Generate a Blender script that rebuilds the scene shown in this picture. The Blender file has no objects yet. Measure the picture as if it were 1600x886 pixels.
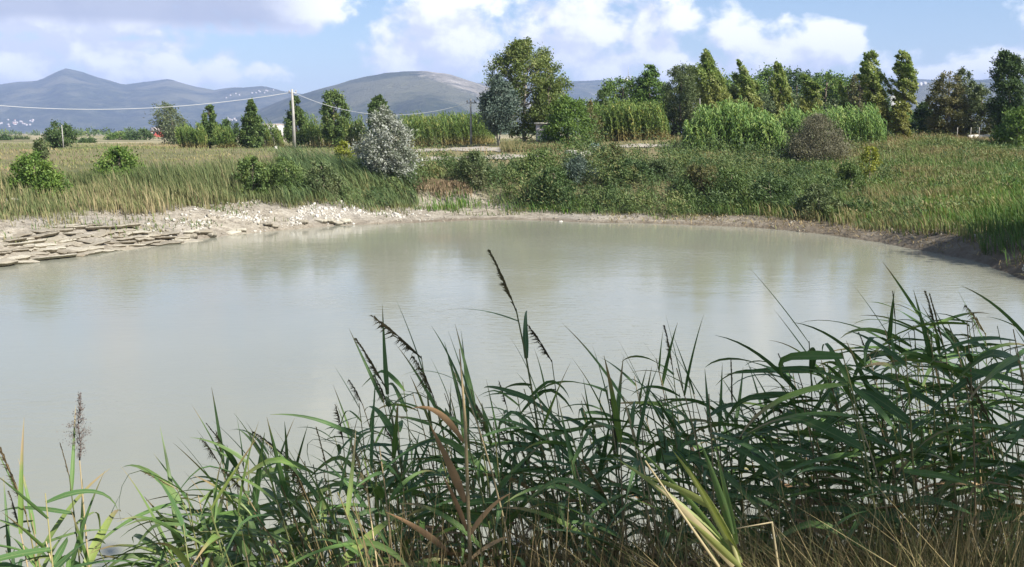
import bpy, math, random
import numpy as np
from mathutils import Vector, Matrix, Euler

random.seed(7)
RNG = np.random.default_rng(7)
SC = bpy.context.scene
COL = SC.collection

# ------------------------------------------------------------------ camera
F = 1537.0                      # focal length in photograph pixels (1600 wide)
HORIZON = 208.0
PITCH = math.atan((443.0 - HORIZON) / F)
CAM_Z = 4.5
cam_d = bpy.data.cameras.new('camera')
cam_d.sensor_width = 36.0
cam_d.lens = F / 1600.0 * 36.0
cam_d.clip_start = 0.05
cam_d.clip_end = 30000.0
cam = bpy.data.objects.new('camera', cam_d)
COL.objects.link(cam)
cam.location = (0, 0, CAM_Z)
cam.rotation_euler = (math.pi / 2 - PITCH, 0, 0)
SC.camera = cam

# ------------------------------------------------------------------ sun, sky, exposure
SUN_AZ, SUN_EL = math.radians(124), math.radians(42)
SUN = Vector((math.sin(SUN_AZ) * math.cos(SUN_EL), math.cos(SUN_AZ) * math.cos(SUN_EL), math.sin(SUN_EL)))
sun_d = bpy.data.lights.new('sun', 'SUN')
sun_d.energy = 5.0
sun_d.angle = math.radians(0.5)
sun_d.color = (1.0, 0.955, 0.88)
sun = bpy.data.objects.new('sun', sun_d)
COL.objects.link(sun)
sun.rotation_euler = SUN.to_track_quat('Z', 'Y').to_euler()
sun.location = (40, -40, 60)

SC.view_settings.view_transform = 'Standard'
SC.view_settings.look = 'None'
SC.view_settings.exposure = 0.92
SC.view_settings.gamma = 1.0
SC.render.engine = 'CYCLES'
SC.cycles.use_denoising = True
SC.cycles.max_bounces = 6
SC.cycles.diffuse_bounces = 3
SC.cycles.glossy_bounces = 2
SC.cycles.transmission_bounces = 3
SC.cycles.transparent_max_bounces = 4
SC.cycles.volume_bounces = 0
SC.cycles.caustics_reflective = False
SC.cycles.caustics_refractive = False


def pix_dir(px, py):
    """azimuth ratio / elevation of a photograph pixel as a world direction"""
    u, v = (px - 800.0) / F, (443.0 - py) / F
    c, s = math.cos(PITCH), math.sin(PITCH)
    return np.array((u, c + v * s, -s + v * c))


def at(px, py, d):
    r = pix_dir(px, py)
    return np.array((0, 0, CAM_Z)) + r * (d / r[1])


def on_z(px, py, z):
    r = pix_dir(px, py)
    return np.array((0, 0, CAM_Z)) + r * ((z - CAM_Z) / r[2])


def azel(px, py):
    r = pix_dir(px, py)
    return math.atan2(r[0], r[1]), math.atan2(r[2], math.hypot(r[0], r[1]))


class NT:
    """small helper for writing node trees"""
    def __init__(self, tree):
        self.t = tree

    def n(self, kind, **kw):
        nd = self.t.nodes.new(kind)
        for k, v in kw.items():
            setattr(nd, k, v)
        return nd

    def link(self, a, b):
        self.t.links.new(a, b)

    def put(self, sock, v):
        if v is None:
            return
        if isinstance(v, bpy.types.NodeSocket):
            self.t.links.new(v, sock)
        else:
            sock.default_value = v

    def math(self, op, a, b=None, c=None, clamp=False):
        nd = self.n('ShaderNodeMath', operation=op, use_clamp=clamp)
        self.put(nd.inputs[0], a)
        self.put(nd.inputs[1], b)
        if c is not None:
            self.put(nd.inputs[2], c)
        return nd.outputs[0]

    def vmath(self, op, a, b=None):
        nd = self.n('ShaderNodeVectorMath', operation=op)
        self.put(nd.inputs[0], a)
        if b is not None:
            self.put(nd.inputs[1], b)
        return nd.outputs[0]

    def noise(self, vec, scale, detail=4.0, rough=0.55, dist=0.0):
        nd = self.n('ShaderNodeTexNoise')
        nd.inputs['Scale'].default_value = scale
        nd.inputs['Detail'].default_value = detail
        nd.inputs['Roughness'].default_value = rough
        nd.inputs['Distortion'].default_value = dist
        if vec is not None:
            self.link(vec, nd.inputs['Vector'])
        return nd.outputs['Fac']

    def ramp(self, fac, stops, interp='LINEAR'):
        nd = self.n('ShaderNodeValToRGB')
        cr = nd.color_ramp
        cr.interpolation = interp
        while len(cr.elements) < len(stops):
            cr.elements.new(0.5)
        for e, (p, c) in zip(cr.elements, stops):
            e.position = p
            e.color = (*c, 1.0) if len(c) == 3 else c
        self.put(nd.inputs['Fac'], fac)
        return nd.outputs['Color']

    def mix(self, fac, a, b, blend='MIX'):
        nd = self.n('ShaderNodeMix', data_type='RGBA', blend_type=blend)
        self.put(nd.inputs[0], fac)
        for s, v in ((nd.inputs[6], a), (nd.inputs[7], b)):
            if isinstance(v, tuple) and len(v) == 3:
                v = (*v, 1.0)
            self.put(s, v)
        return nd.outputs[2]

    def smooth(self, v, lo, hi):
        nd = self.n('ShaderNodeMapRange', interpolation_type='SMOOTHSTEP')
        self.put(nd.inputs['Value'], v)
        nd.inputs['From Min'].default_value = lo
        nd.inputs['From Max'].default_value = hi
        return nd.outputs['Result']


# ---- world: physical sky with cumulus clouds laid out by direction
world = bpy.data.worlds.new('World')
SC.world = world
world.use_nodes = True
W = NT(world.node_tree)
world.node_tree.nodes.clear()
sky = W.n('ShaderNodeTexSky', sky_type='NISHITA')
sky.sun_disc = False
sky.sun_elevation = SUN_EL
sky.sun_rotation = SUN_AZ
sky.altitude = 50
sky.air_density = 1.0
sky.dust_density = 0.3
sky.ozone_density = 4.0

# cloud density as a node group so that it can be sampled twice (once towards the sun) for its shading
# cx, cy, rx, ry in photograph pixels, weight
BLOBS = [(692, 70, 105, 75, 1.0), (700, 15, 80, 50, .9), (640, 85, 70, 40, .8), (870, 40, 55, 75, .95), (960, 30, 110, 60, 1.0),
         (1050, 25, 70, 25, .7), (930, 95, 170, 50, .75), (1165, 60, 70, 38, .95), (1290, 75, 55, 42, 1.0), (1230, 105, 130, 40, .8),
         (1060, 110, 150, 45, .7), (60, 85, 180, 52, .95), (190, 95, 130, 48, .9), (290, 110, 110, 30, .7), (-120, 70, 160, 70, .9),
         (1570, 95, 70, 25, .7), (1480, 118, 70, 16, .5), (80, 10, 190, 46, 1.7), (400, 2, 130, 44, 1.35), (-150, 0, 200, 55, 1.5),
         (1800, 70, 160, 60, .9), (2050, 60, 180, 90, .9), (-450, 60, 200, 80, .9)]
grp = bpy.data.node_groups.new('cloud_density', 'ShaderNodeTree')
grp.interface.new_socket('Vector', in_out='INPUT', socket_type='NodeSocketVector')
grp.interface.new_socket('Density', in_out='OUTPUT', socket_type='NodeSocketFloat')
G = NT(grp)
gi, go = G.n('NodeGroupInput'), G.n('NodeGroupOutput')
gsep = G.n('ShaderNodeSeparateXYZ')
G.link(gi.outputs['Vector'], gsep.inputs[0])
az = G.math('ARCTAN2', gsep.outputs[0], gsep.outputs[1])
el = G.math('ARCSINE', gsep.outputs[2])
warp = G.n('ShaderNodeCombineXYZ')
G.link(az, warp.inputs[0])
G.link(G.math('MULTIPLY', el, 1.35), warp.inputs[1])
n1 = G.noise(warp.outputs[0], 22.0, 9.0, 0.56, 0.15)
n2 = G.noise(warp.outputs[0], 7.0, 3.0, 0.5)
mask = None
for (bx_, by_, rx, ry, w) in BLOBS:
    a0, e0 = azel(bx_, by_)
    da = G.math('MULTIPLY', G.math('SUBTRACT', az, a0), F / rx)
    de = G.math('MULTIPLY', G.math('SUBTRACT', el, e0), F / ry)
    q = G.math('ADD', G.math('MULTIPLY', da, da), G.math('MULTIPLY', de, de))
    m = G.math('MULTIPLY', G.math('SUBTRACT', 1.0, G.math('MULTIPLY', q, 0.62)), w)
    mask = m if mask is None else G.math('SMOOTH_MAX', mask, m, 0.25)
# away from the frame the same broken cumulus goes on
gen = G.math('SUBTRACT', G.math('MULTIPLY', n2, 2.6), 1.25)
off = G.math('GREATER_THAN', G.math('ABSOLUTE', az), 0.62)
high = G.math('GREATER_THAN', el, 0.16)
gen = G.math('MULTIPLY', gen, G.math('MAXIMUM', off, high))
gen = G.math('SUBTRACT', gen, G.math('SUBTRACT', 1.0, G.math('MAXIMUM', off, high)))
mask = G.math('MAXIMUM', mask, gen)
dens = G.math('ADD', G.math('MULTIPLY', mask, 0.55), G.math('MULTIPLY', G.math('SUBTRACT', n1, 0.5), 2.3))
G.link(dens, go.inputs['Density'])

tc = W.n('ShaderNodeTexCoord')
vec = tc.outputs['Generated']
g1 = W.n('ShaderNodeGroup', node_tree=grp)
W.link(vec, g1.inputs[0])
shift = W.vmath('NORMALIZE', W.vmath('ADD', vec, (0.016, 0.0, 0.022)))
g2 = W.n('ShaderNodeGroup', node_tree=grp)
W.link(shift, g2.inputs[0])
cover = W.smooth(g1.outputs[0], -0.02, 0.42)
lit = W.math('SUBTRACT', g1.outputs[0], g2.outputs[0])
lit = W.smooth(lit, -0.35, 0.45)
thick = W.smooth(g1.outputs[0], 0.2, 1.0)
wsep = W.n('ShaderNodeSeparateXYZ')
W.link(vec, wsep.inputs[0])
# the grey flat-bottomed cloud stretch at the top left is seen from its shaded side
waz = W.math('ARCTAN2', wsep.outputs[0], wsep.outputs[1])
wel = W.math('ARCSINE', wsep.outputs[2])
grey = W.math('MULTIPLY', W.smooth(wel, azel(400, 58)[1], azel(400, 30)[1]), W.smooth(waz, azel(520, 20)[0], azel(380, 20)[0]))
cloud_col = W.mix(lit, (6.1, 6.4, 7.5), (10.2, 10.2, 10.3))
cloud_col = W.mix(W.math('MULTIPLY', grey, 0.9), cloud_col, (3.5, 3.8, 4.8))
low = W.smooth(wel, 0.0, 0.10)
cover = W.math('MULTIPLY', cover, W.math('ADD', W.math('MULTIPLY', low, 0.35), 0.6))
sky_col = W.mix(cover, sky.outputs[0], cloud_col)
bg = W.n('ShaderNodeBackground')
bg.inputs['Strength'].default_value = 0.076
W.link(sky_col, bg.inputs['Color'])
wo = W.n('ShaderNodeOutputWorld')
W.link(bg.outputs[0], wo.inputs['Surface'])


# ------------------------------------------------------------------ numeric helpers
def vnoise(x, y, seed=0):
    x, y = np.asarray(x, float), np.asarray(y, float)
    ix, iy = np.floor(x).astype(np.int64), np.floor(y).astype(np.int64)
    fx, fy = x - ix, y - iy
    fx, fy = fx * fx * (3 - 2 * fx), fy * fy * (3 - 2 * fy)

    def h(a, b):
        n = (a * 374761393 + b * 668265263 + seed * 1442695041) & 0xFFFFFFFF
        n = ((n ^ (n >> 13)) * 1274126177) & 0xFFFFFFFF
        n = n ^ (n >> 16)
        return (n & 0xFFFF) / 65535.0
    return (h(ix, iy) * (1 - fx) + h(ix + 1, iy) * fx) * (1 - fy) + (h(ix, iy + 1) * (1 - fx) + h(ix + 1, iy + 1) * fx) * fy


def fbm(x, y, scale, octv=4, seed=0):
    s, a, t = 0.0, 0.5, 0.0
    for o in range(octv):
        s = s + a * vnoise(np.asarray(x) / scale * 2 ** o, np.asarray(y) / scale * 2 ** o, seed + o)
        t += a
        a *= 0.5
    return s / t


def sstep(a, b, x):
    t = np.clip((np.asarray(x, float) - a) / (b - a), 0, 1)
    return t * t * (3 - 2 * t)


def tag(o, label=None, cat=None, group=None, kind=None):
    if label:
        o['label'] = label
    if cat:
        o['category'] = cat
    if group:
        o['group'] = group
    if kind:
        o['kind'] = kind
    return o


def empty(name, loc, rz=0.0):
    o = bpy.data.objects.new(name, None)
    o.location = loc
    o.rotation_euler = (0, 0, rz)
    o.empty_display_size = 0.2
    COL.objects.link(o)
    return o


def mesh_np(name, verts, faces_list, attrs=None, smooth=False):
    """verts (N,3); faces_list: list of int arrays (M,3) or (M,4)"""
    me = bpy.data.meshes.new(name)
    verts = np.asarray(verts, np.float32)
    loops = [np.asarray(f, np.int32).ravel() for f in faces_list if len(f)]
    sizes = [np.full(len(f), np.asarray(f).shape[1], np.int32) for f in faces_list if len(f)]
    loops, sizes = np.concatenate(loops), np.concatenate(sizes)
    starts = np.concatenate(([0], np.cumsum(sizes)[:-1])).astype(np.int32)
    me.vertices.add(len(verts))
    me.vertices.foreach_set('co', verts.ravel())
    me.loops.add(len(loops))
    me.loops.foreach_set('vertex_index', loops)
    me.polygons.add(len(sizes))
    me.polygons.foreach_set('loop_start', starts)
    me.polygons.foreach_set('loop_total', sizes)
    if smooth:
        me.polygons.foreach_set('use_smooth', np.ones(len(sizes), bool))
    for k, v in (attrs or {}).items():
        a = me.attributes.new(k, 'FLOAT', 'POINT')
        a.data.foreach_set('value', np.asarray(v, np.float32).ravel())
    me.update(calc_edges=True)
    return me


def obj(name, me, mat=None, parent=None):
    o = bpy.data.objects.new(name, me)
    if mat is not None and not me.materials:
        me.materials.append(mat)
    COL.objects.link(o)
    if parent is not None:
        o.parent = parent
    return o


class MB:
    """collects simple solids into one mesh"""
    def __init__(self):
        self.v, self.q, self.t, self.n = [], [], [], 0

    def add(self, verts, quads=(), tris=()):
        verts = np.asarray(verts, float)
        self.v.append(verts)
        for f in quads:
            self.q.append([i + self.n for i in f])
        for f in tris:
            self.t.append([i + self.n for i in f])
        self.n += len(verts)

    def box(self, x0, x1, y0, y1, z0, z1):
        v = [(x0, y0, z0), (x1, y0, z0), (x1, y1, z0), (x0, y1, z0), (x0, y0, z1), (x1, y0, z1), (x1, y1, z1), (x0, y1, z1)]
        self.add(v, [(0, 3, 2, 1), (4, 5, 6, 7), (0, 1, 5, 4), (1, 2, 6, 5), (2, 3, 7, 6), (3, 0, 4, 7)])

    def tube(self, pts, radii, sides=6, caps=True):
        pts = np.asarray(pts, float)
        n = len(pts)
        radii = np.broadcast_to(np.asarray(radii, float), (n,))
        ring = []
        for i in range(n):
            t = pts[min(i + 1, n - 1)] - pts[max(i - 1, 0)]
            t = t / (np.linalg.norm(t) + 1e-9)
            ref = np.array((0, 1, 0)) if abs(t[1]) < 0.9 else np.array((1, 0, 0))
            a = np.cross(t, ref)
            a /= np.linalg.norm(a) + 1e-9
            b = np.cross(t, a)
            for k in range(sides):
                an = 2 * math.pi * k / sides
                ring.append(pts[i] + radii[i] * (a * math.cos(an) + b * math.sin(an)))
        q = []
        for i in range(n - 1):
            for k in range(sides):
                k2 = (k + 1) % sides
                q.append((i * sides + k, i * sides + k2, (i + 1) * sides + k2, (i + 1) * sides + k))
        t = []
        if caps:
            ring += [pts[0], pts[-1]]
            c0, c1 = n * sides, n * sides + 1
            for k in range(sides):
                k2 = (k + 1) % sides
                t.append((c0, k2, k))
                t.append((c1, (n - 1) * sides + k, (n - 1) * sides + k2))
        self.add(ring, q, t)

    def mesh(self, name, smooth=False):
        fl = []
        if self.q:
            fl.append(np.array(self.q))
        if self.t:
            fl.append(np.array(self.t))
        return mesh_np(name, np.concatenate(self.v), fl, smooth=smooth)

    def build(self, name, mat, parent=None, smooth=False):
        return obj(name, self.mesh(name, smooth), mat, parent)


# ------------------------------------------------------------------ materials
MATS = {}


def newmat(name):
    m = bpy.data.materials.new(name)
    m.use_nodes = True
    m.node_tree.nodes.clear()
    MATS[name] = m
    return m, NT(m.node_tree)


def principled(T, color, rough=0.8, spec=0.3, normal=None, **kw):
    p = T.n('ShaderNodeBsdfPrincipled')
    T.put(p.inputs['Base Color'], (*color, 1.0) if isinstance(color, tuple) and len(color) == 3 else color)
    T.put(p.inputs['Roughness'], rough)
    p.inputs['Specular IOR Level'].default_value = spec
    if normal is not None:
        T.link(normal, p.inputs['Normal'])
    for k, v in kw.items():
        T.put(p.inputs[k], v)
    return p.outputs[0]


def out(T, surf, disp=None):
    o = T.n('ShaderNodeOutputMaterial')
    T.link(surf, o.inputs['Surface'])


def bump(T, height, strength=0.5, dist=0.05):
    b = T.n('ShaderNodeBump')
    b.inputs['Strength'].default_value = strength
    b.inputs['Distance'].default_value = dist
    T.link(height, b.inputs['Height'])
    return b.outputs[0]


def leaf_mat(name, stops, low=None, low_amt=0.8, trans=0.3, rough=0.55, spec=0.25, low_range=(0.0, 0.6), use_object=False):
    """foliage: colour from the leaf's own tint, optionally another colour lower on the plant"""
    m, T = newmat(name)
    gn = (1.0, 1.0, 1.0)
    if not use_object:
        gn = (1.36, 1.34, 1.10) if name.startswith('leaf_') else (1.22, 1.20, 1.08)
        if name in ('leaf_silver', 'leaf_blue', 'leaf_willow'):
            gn = (1.0, 1.0, 1.05)
    elif name in ('reed_green', 'reed_sunlit'):
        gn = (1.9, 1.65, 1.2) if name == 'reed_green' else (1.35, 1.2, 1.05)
    stops = [(p_, tuple(min(.75, q * g_) for q, g_ in zip(c_, gn))) for p_, c_ in stops]
    if low is not None:
        low = tuple(min(.7, q * g_) for q, g_ in zip(low, gn))
    if use_object:
        oi = T.n('ShaderNodeObjectInfo')
        tcn = T.n('ShaderNodeTexCoord')
        stretch = T.n('ShaderNodeMapping')
        stretch.inputs['Scale'].default_value = (1.0, 16.0, 6.0)
        T.link(tcn.outputs['Object'], stretch.inputs['Vector'])
        tint = T.math('ADD', T.math('MULTIPLY', oi.outputs['Random'], 0.8), T.math('MULTIPLY', T.noise(stretch.outputs[0], 5.0, 5.0, 0.7), 0.42))
        tint = T.math('SUBTRACT', tint, 0.12)
    else:
        a = T.n('ShaderNodeAttribute', attribute_name='tint')
        tint = a.outputs['Fac']
    c = T.ramp(tint, stops)
    if name in ('reed_green', 'reed_sunlit', 'shoot_sun_yellow'):
        sx = T.n('ShaderNodeSeparateXYZ')
        T.link(tcn.outputs['Object'], sx.inputs[0])
        age = T.math('ADD', T.math('MULTIPLY', oi.outputs['Random'], .55), T.math('MULTIPLY', T.noise(tcn.outputs['Object'], 9.0, 3.0), .25))
        tipb = T.smooth(T.math('ADD', T.math('ABSOLUTE', sx.outputs[0]), T.math('MULTIPLY', age, .8)), 1.02, 1.30) if name != 'shoot_sun_yellow' else T.math('MULTIPLY', T.noise(stretch.outputs[0], 3.0, 4.0), .35)
        c = T.mix(tipb, c, (.30, .21, .11))
        spots = T.smooth(T.noise(tcn.outputs['Object'], 38.0, 3.0, .6), .60, .74)
        c = T.mix(T.math('MULTIPLY', spots, .45), c, (.24, .20, .09))
        rib = T.math('SUBTRACT', 1.0, T.smooth(T.math('ABSOLUTE', sx.outputs[1]), 0.0, 0.006))
        c = T.mix(T.math('MULTIPLY', rib, .35), c, (.26, .30, .14))
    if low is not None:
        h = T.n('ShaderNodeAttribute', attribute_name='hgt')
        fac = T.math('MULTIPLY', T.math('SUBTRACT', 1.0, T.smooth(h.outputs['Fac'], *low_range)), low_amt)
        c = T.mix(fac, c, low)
    s = principled(T, c, rough, spec)
    tr = T.n('ShaderNodeBsdfTranslucent')
    tcol = T.mix(0.5, c, (1.0, 0.95, 0.35), 'MULTIPLY')
    T.link(tcol, tr.inputs['Color'])
    mx = T.n('ShaderNodeMixShader')
    mx.inputs[0].default_value = trans
    T.link(s, mx.inputs[1])
    T.link(tr.outputs[0], mx.inputs[2])
    out(T, mx.outputs[0])
    return m


def solid_mat(name, c0, c1, scale=4.0, rough=0.85, bump_s=0.3, bump_d=0.02, detail=6.0, spec=0.25):
    m, T = newmat(name)
    tcn = T.n('ShaderNodeTexCoord')
    n = T.noise(tcn.outputs['Object'], scale, detail, 0.6)
    c = T.ramp(n, [(0.3, c0), (0.7, c1)])
    out(T, principled(T, c, rough, spec, bump(T, n, bump_s, bump_d)))
    return m


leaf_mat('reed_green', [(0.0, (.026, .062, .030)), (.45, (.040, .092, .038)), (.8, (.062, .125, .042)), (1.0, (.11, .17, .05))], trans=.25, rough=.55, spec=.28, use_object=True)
leaf_mat('reed_sunlit', [(0.0, (.07, .13, .05)), (.6, (.11, .19, .06)), (1.0, (.19, .26, .08))], trans=.3, rough=.45, spec=.35, use_object=True)  # paler copy of the reed green, sunlight on the leaves put into the colour
leaf_mat('reed_dry', [(0.0, (.20, .12, .065)), (.6, (.34, .22, .12)), (1.0, (.46, .34, .18))], trans=.2, rough=.7, use_object=True)
leaf_mat('shoot_sun_yellow', [(0.0, (.16, .23, .05)), (.5, (.24, .31, .075)), (1.0, (.38, .42, .14))], trans=.35, rough=.4, use_object=True)  # young yellow-green, brightened in the colour to look sunlit
leaf_mat('shoot_cream', [(0.0, (.40, .33, .18)), (1.0, (.52, .43, .25))], trans=.25, rough=.6, use_object=True)
leaf_mat('stem_green', [(0.0, (.09, .11, .045)), (.5, (.16, .17, .06)), (1.0, (.28, .24, .10))], trans=0.0, use_object=True)
leaf_mat('stem_dry', [(0.0, (.16, .11, .06)), (.5, (.28, .21, .11)), (1.0, (.45, .36, .20))], trans=0.0, use_object=True)
leaf_mat('plume', [(0.0, (.075, .06, .035)), (.6, (.11, .095, .05)), (1.0, (.20, .17, .08))], trans=.25, rough=.8, use_object=True)
leaf_mat('plume_grey', [(0.0, (.17, .14, .125)), (1.0, (.24, .20, .18))], trans=.25, rough=.9, use_object=True)
leaf_mat('dead_stems', [(0.0, (.10, .075, .045)), (.5, (.22, .165, .09)), (.85, (.36, .28, .15)), (1.0, (.14, .17, .06))], trans=.15, rough=.8)
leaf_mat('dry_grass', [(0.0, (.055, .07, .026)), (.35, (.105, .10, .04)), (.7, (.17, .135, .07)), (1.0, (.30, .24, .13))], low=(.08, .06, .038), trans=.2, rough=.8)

leaf_mat('bank_reed', [(0.0, (.060, .088, .036)), (.35, (.105, .135, .055)), (.65, (.160, .170, .078)), (.85, (.22, .195, .105)), (1.0, (.30, .25, .155))], low=(.175, .145, .095), low_amt=.65, trans=.25, rough=.7)
leaf_mat('bank_reed_green', [(0.0, (.050, .085, .038)), (.4, (.085, .13, .052)), (.75, (.14, .185, .075)), (1.0, (.24, .22, .11))], low=(.20, .16, .08), low_amt=.6, trans=.25, rough=.7)
leaf_mat('slope_grass', [(0.0, (.058, .115, .033)), (.3, (.105, .175, .045)), (.45, (.14, .17, .062)), (.65, (.175, .17, .078)), (.85, (.205, .165, .09)), (1.0, (.27, .22, .13))], low=(.09, .11, .045), low_amt=.5, trans=.25, rough=.75)
leaf_mat('plain_grass', [(0.0, (.10, .135, .05)), (.4, (.155, .17, .07)), (.75, (.21, .19, .095)), (1.0, (.265, .205, .12))], trans=.2, rough=.8)
leaf_mat('lush_grass', [(0.0, (.055, .12, .025)), (.6, (.085, .17, .035)), (1.0, (.17, .21, .05))], trans=.3, rough=.6)
leaf_mat('thicket', [(0.0, (.036, .064, .026)), (.35, (.070, .112, .040)), (.6, (.115, .155, .055)), (.8, (.16, .175, .07)), (1.0, (.21, .175, .09))], trans=.25, rough=.6)
leaf_mat('root_fringe', [(0.0, (.10, .075, .045)), (.6, (.19, .14, .09)), (1.0, (.29, .22, .15))], trans=.1, rough=.9)
leaf_mat('cane', [(0.0, (.075, .125, .035)), (.45, (.125, .185, .05)), (.8, (.19, .245, .075)), (1.0, (.30, .30, .11))], low=(.25, .18, .095), low_amt=.75, low_range=(.05, .42), trans=.28, rough=.6)
leaf_mat('cane_green', [(0.0, (.085, .155, .045)), (.5, (.155, .245, .075)), (1.0, (.27, .34, .13))], low=(.11, .15, .05), low_amt=.4, trans=.28, rough=.6)

leaf_mat('leaf_cone', [(0.0, (.045, .078, .028)), (.5, (.080, .122, .040)), (.85, (.125, .165, .056)), (1.0, (.19, .20, .08))], trans=.22)
leaf_mat('leaf_dark', [(0.0, (.030, .055, .024)), (.6, (.055, .092, .034)), (1.0, (.095, .135, .048))], trans=.2)
leaf_mat('leaf_silver', [(0.0, (.065, .09, .042)), (.35, (.17, .19, .125)), (.6, (.34, .355, .29)), (1.0, (.58, .59, .53))], trans=.2)
leaf_mat('leaf_willow', [(0.0, (.075, .105, .042)), (.5, (.125, .155, .07)), (1.0, (.22, .235, .13))], trans=.25)
leaf_mat('leaf_airy', [(0.0, (.065, .098, .032)), (.5, (.105, .140, .045)), (.85, (.16, .185, .07)), (1.0, (.25, .25, .13))], trans=.3)
leaf_mat('leaf_blue', [(0.0, (.065, .098, .07)), (.5, (.105, .145, .105)), (1.0, (.19, .225, .175))], trans=.15)
leaf_mat('leaf_pine', [(0.0, (.040, .082, .022)), (.5, (.075, .130, .030)), (1.0, (.13, .185, .045))], trans=.15)
leaf_mat('leaf_poplar', [(0.0, (.070, .120, .034)), (.4, (.125, .185, .052)), (.75, (.215, .265, .10)), (1.0, (.37, .40, .23))], low=(.20, .165, .06), low_amt=.5, low_range=(.25, .85), trans=.36)
leaf_mat('leaf_olive', [(0.0, (.05, .075, .036)), (.5, (.085, .115, .055)), (1.0, (.145, .165, .085))], low=(.085, .075, .05), low_amt=.5, trans=.2)
leaf_mat('leaf_brownish', [(0.0, (.055, .068, .030)), (.5, (.095, .095, .042)), (1.0, (.155, .135, .065))], trans=.2)
leaf_mat('leaf_bush', [(0.0, (.045, .085, .022)), (.5, (.085, .145, .035)), (1.0, (.16, .215, .055))], trans=.25)
leaf_mat('leaf_yellow', [(0.0, (.13, .16, .03)), (1.0, (.25, .26, .05))], trans=.3)
leaf_mat('leaf_grey_scrub', [(0.0, (.075, .075, .055)), (.6, (.125, .12, .088)), (1.0, (.19, .175, .135))], trans=.15)
solid_mat('bark', (.11, .085, .06), (.24, .20, .15), 9.0)
solid_mat('bark_pale', (.24, .21, .17), (.42, .38, .32), 9.0)
solid_mat('concrete_pole', (.26, .245, .22), (.44, .42, .385), 2.2, bump_s=.3)
solid_mat('steel', (.30, .31, .32), (.45, .46, .47), 5.0, rough=.45)
solid_mat('cable_white', (.62, .62, .60), (.74, .74, .72), 30.0, rough=.5)
solid_mat('insulator', (.30, .24, .20), (.45, .38, .33), 30.0, rough=.3)
solid_mat('plaster_pink', (.46, .38, .35), (.66, .58, .54), 5.0)
solid_mat('plaster_white', (.46, .44, .41), (.60, .58, .55), .6)
solid_mat('plaster_red', (.42, .09, .07), (.5, .12, .09), .8)
solid_mat('roof_tile', (.30, .13, .08), (.42, .20, .13), 1.5)
solid_mat('dark_glass', (.03, .035, .04), (.06, .065, .07), 1.0, rough=.15, spec=.5)
solid_mat('limestone', (.50, .46, .38), (.70, .66, .57), 3.5, bump_s=.5)
solid_mat('limestone_white', (.34, .32, .275), (.58, .55, .49), 5.0, bump_s=.6)
m, T = newmat('ledge_rock')
tcn = T.n('ShaderNodeTexCoord')
oi = T.n('ShaderNodeObjectInfo')
gpos = T.n('ShaderNodeNewGeometry').outputs['Position']
n = T.noise(gpos, 4.0, 8.0, 0.65)
nb = T.noise(gpos, 0.9, 4.0, 0.6)
c = T.ramp(T.math('ADD', T.math('MULTIPLY', n, .55), T.math('MULTIPLY', oi.outputs['Random'], .45)), [(.2, (.19, .165, .125)), (.5, (.31, .28, .22)), (.8, (.44, .41, .33))])
c = T.mix(T.math('MULTIPLY', T.smooth(nb, .5, .7), .5), c, (.20, .155, .10))
out(T, principled(T, c, 0.95, 0.2, bump(T, n, 1.0, 0.08)))
solid_mat('gravel_pale', (.24, .21, .165), (.40, .365, .30), 1.2, bump_s=.5)
solid_mat('drum_teal', (.10, .16, .17), (.17, .23, .24), 4.0, rough=.5)
solid_mat('wood_post', (.32, .29, .25), (.5, .46, .4), 8.0)

# water
m, T = newmat('pond_water')
geo = T.n('ShaderNodeNewGeometry')
mp = T.n('ShaderNodeMapping')
mp.inputs['Rotation'].default_value = (0, 0, math.radians(-18))
mp.inputs['Scale'].default_value = (0.45, 1.0, 1.0)
T.link(geo.outputs['Position'], mp.inputs['Vector'])
rip = T.noise(mp.outputs[0], 5.2, 3.0, 0.55, 0.4)
big = T.noise(mp.outputs[0], 0.55, 2.0, 0.5)
calm = T.smooth(T.noise(geo.outputs['Position'], 0.075, 2.0), 0.42, 0.62)
hgt = T.math('ADD', T.math('MULTIPLY', T.math('MULTIPLY', rip, 0.013), T.math('ADD', T.math('MULTIPLY', calm, 0.75), 0.25)), T.math('MULTIPLY', big, 0.010))
bmp = T.n('ShaderNodeBump')
bmp.inputs['Strength'].default_value = 1.0
bmp.inputs['Distance'].default_value = 1.0
T.link(hgt, bmp.inputs['Height'])
milk = T.noise(geo.outputs['Position'], 0.12, 4.0, 0.5)
wc = T.ramp(milk, [(0.3, (.228, .228, .176)), (0.7, (.252, .252, .199))])
out(T, principled(T, wc, 0.10, 0.5, bmp.outputs[0], IOR=1.33))

# ground: bare limestone soil by the shore, dry turf, pale field soil
m, T = newmat('ground_soil')
geo = T.n('ShaderNodeNewGeometry')
pos = geo.outputs['Position']
bare = T.n('ShaderNodeAttribute', attribute_name='bare').outputs['Fac']
wet = T.n('ShaderNodeAttribute', attribute_name='wet').outputs['Fac']
far = T.n('ShaderNodeAttribute', attribute_name='far').outputs['Fac']
nf = T.noise(pos, 2.2, 8.0, 0.62)
ng = T.noise(pos, 0.16, 5.0, 0.55)
nv = T.noise(pos, 0.012, 4.0, 0.55)
turf = T.ramp(ng, [(.3, (.11, .12, .05)), (.5, (.175, .16, .08)), (.7, (.23, .18, .10))])
turf = T.mix(T.math('MULTIPLY', nf, .4), turf, (.11, .10, .05))
ns = T.noise(pos, 9.0, 6.0, 0.7)
soil = T.ramp(T.math('ADD', T.math('MULTIPLY', nf, .5), T.math('MULTIPLY', ns, .5)), [(.36, (.12, .102, .078)), (.47, (.245, .215, .168)), (.56, (.34, .305, .245)), (.68, (.47, .435, .36))])
soil = T.mix(T.math('MULTIPLY', T.smooth(ng, .45, .65), .5), soil, (.25, .23, .20))
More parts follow.
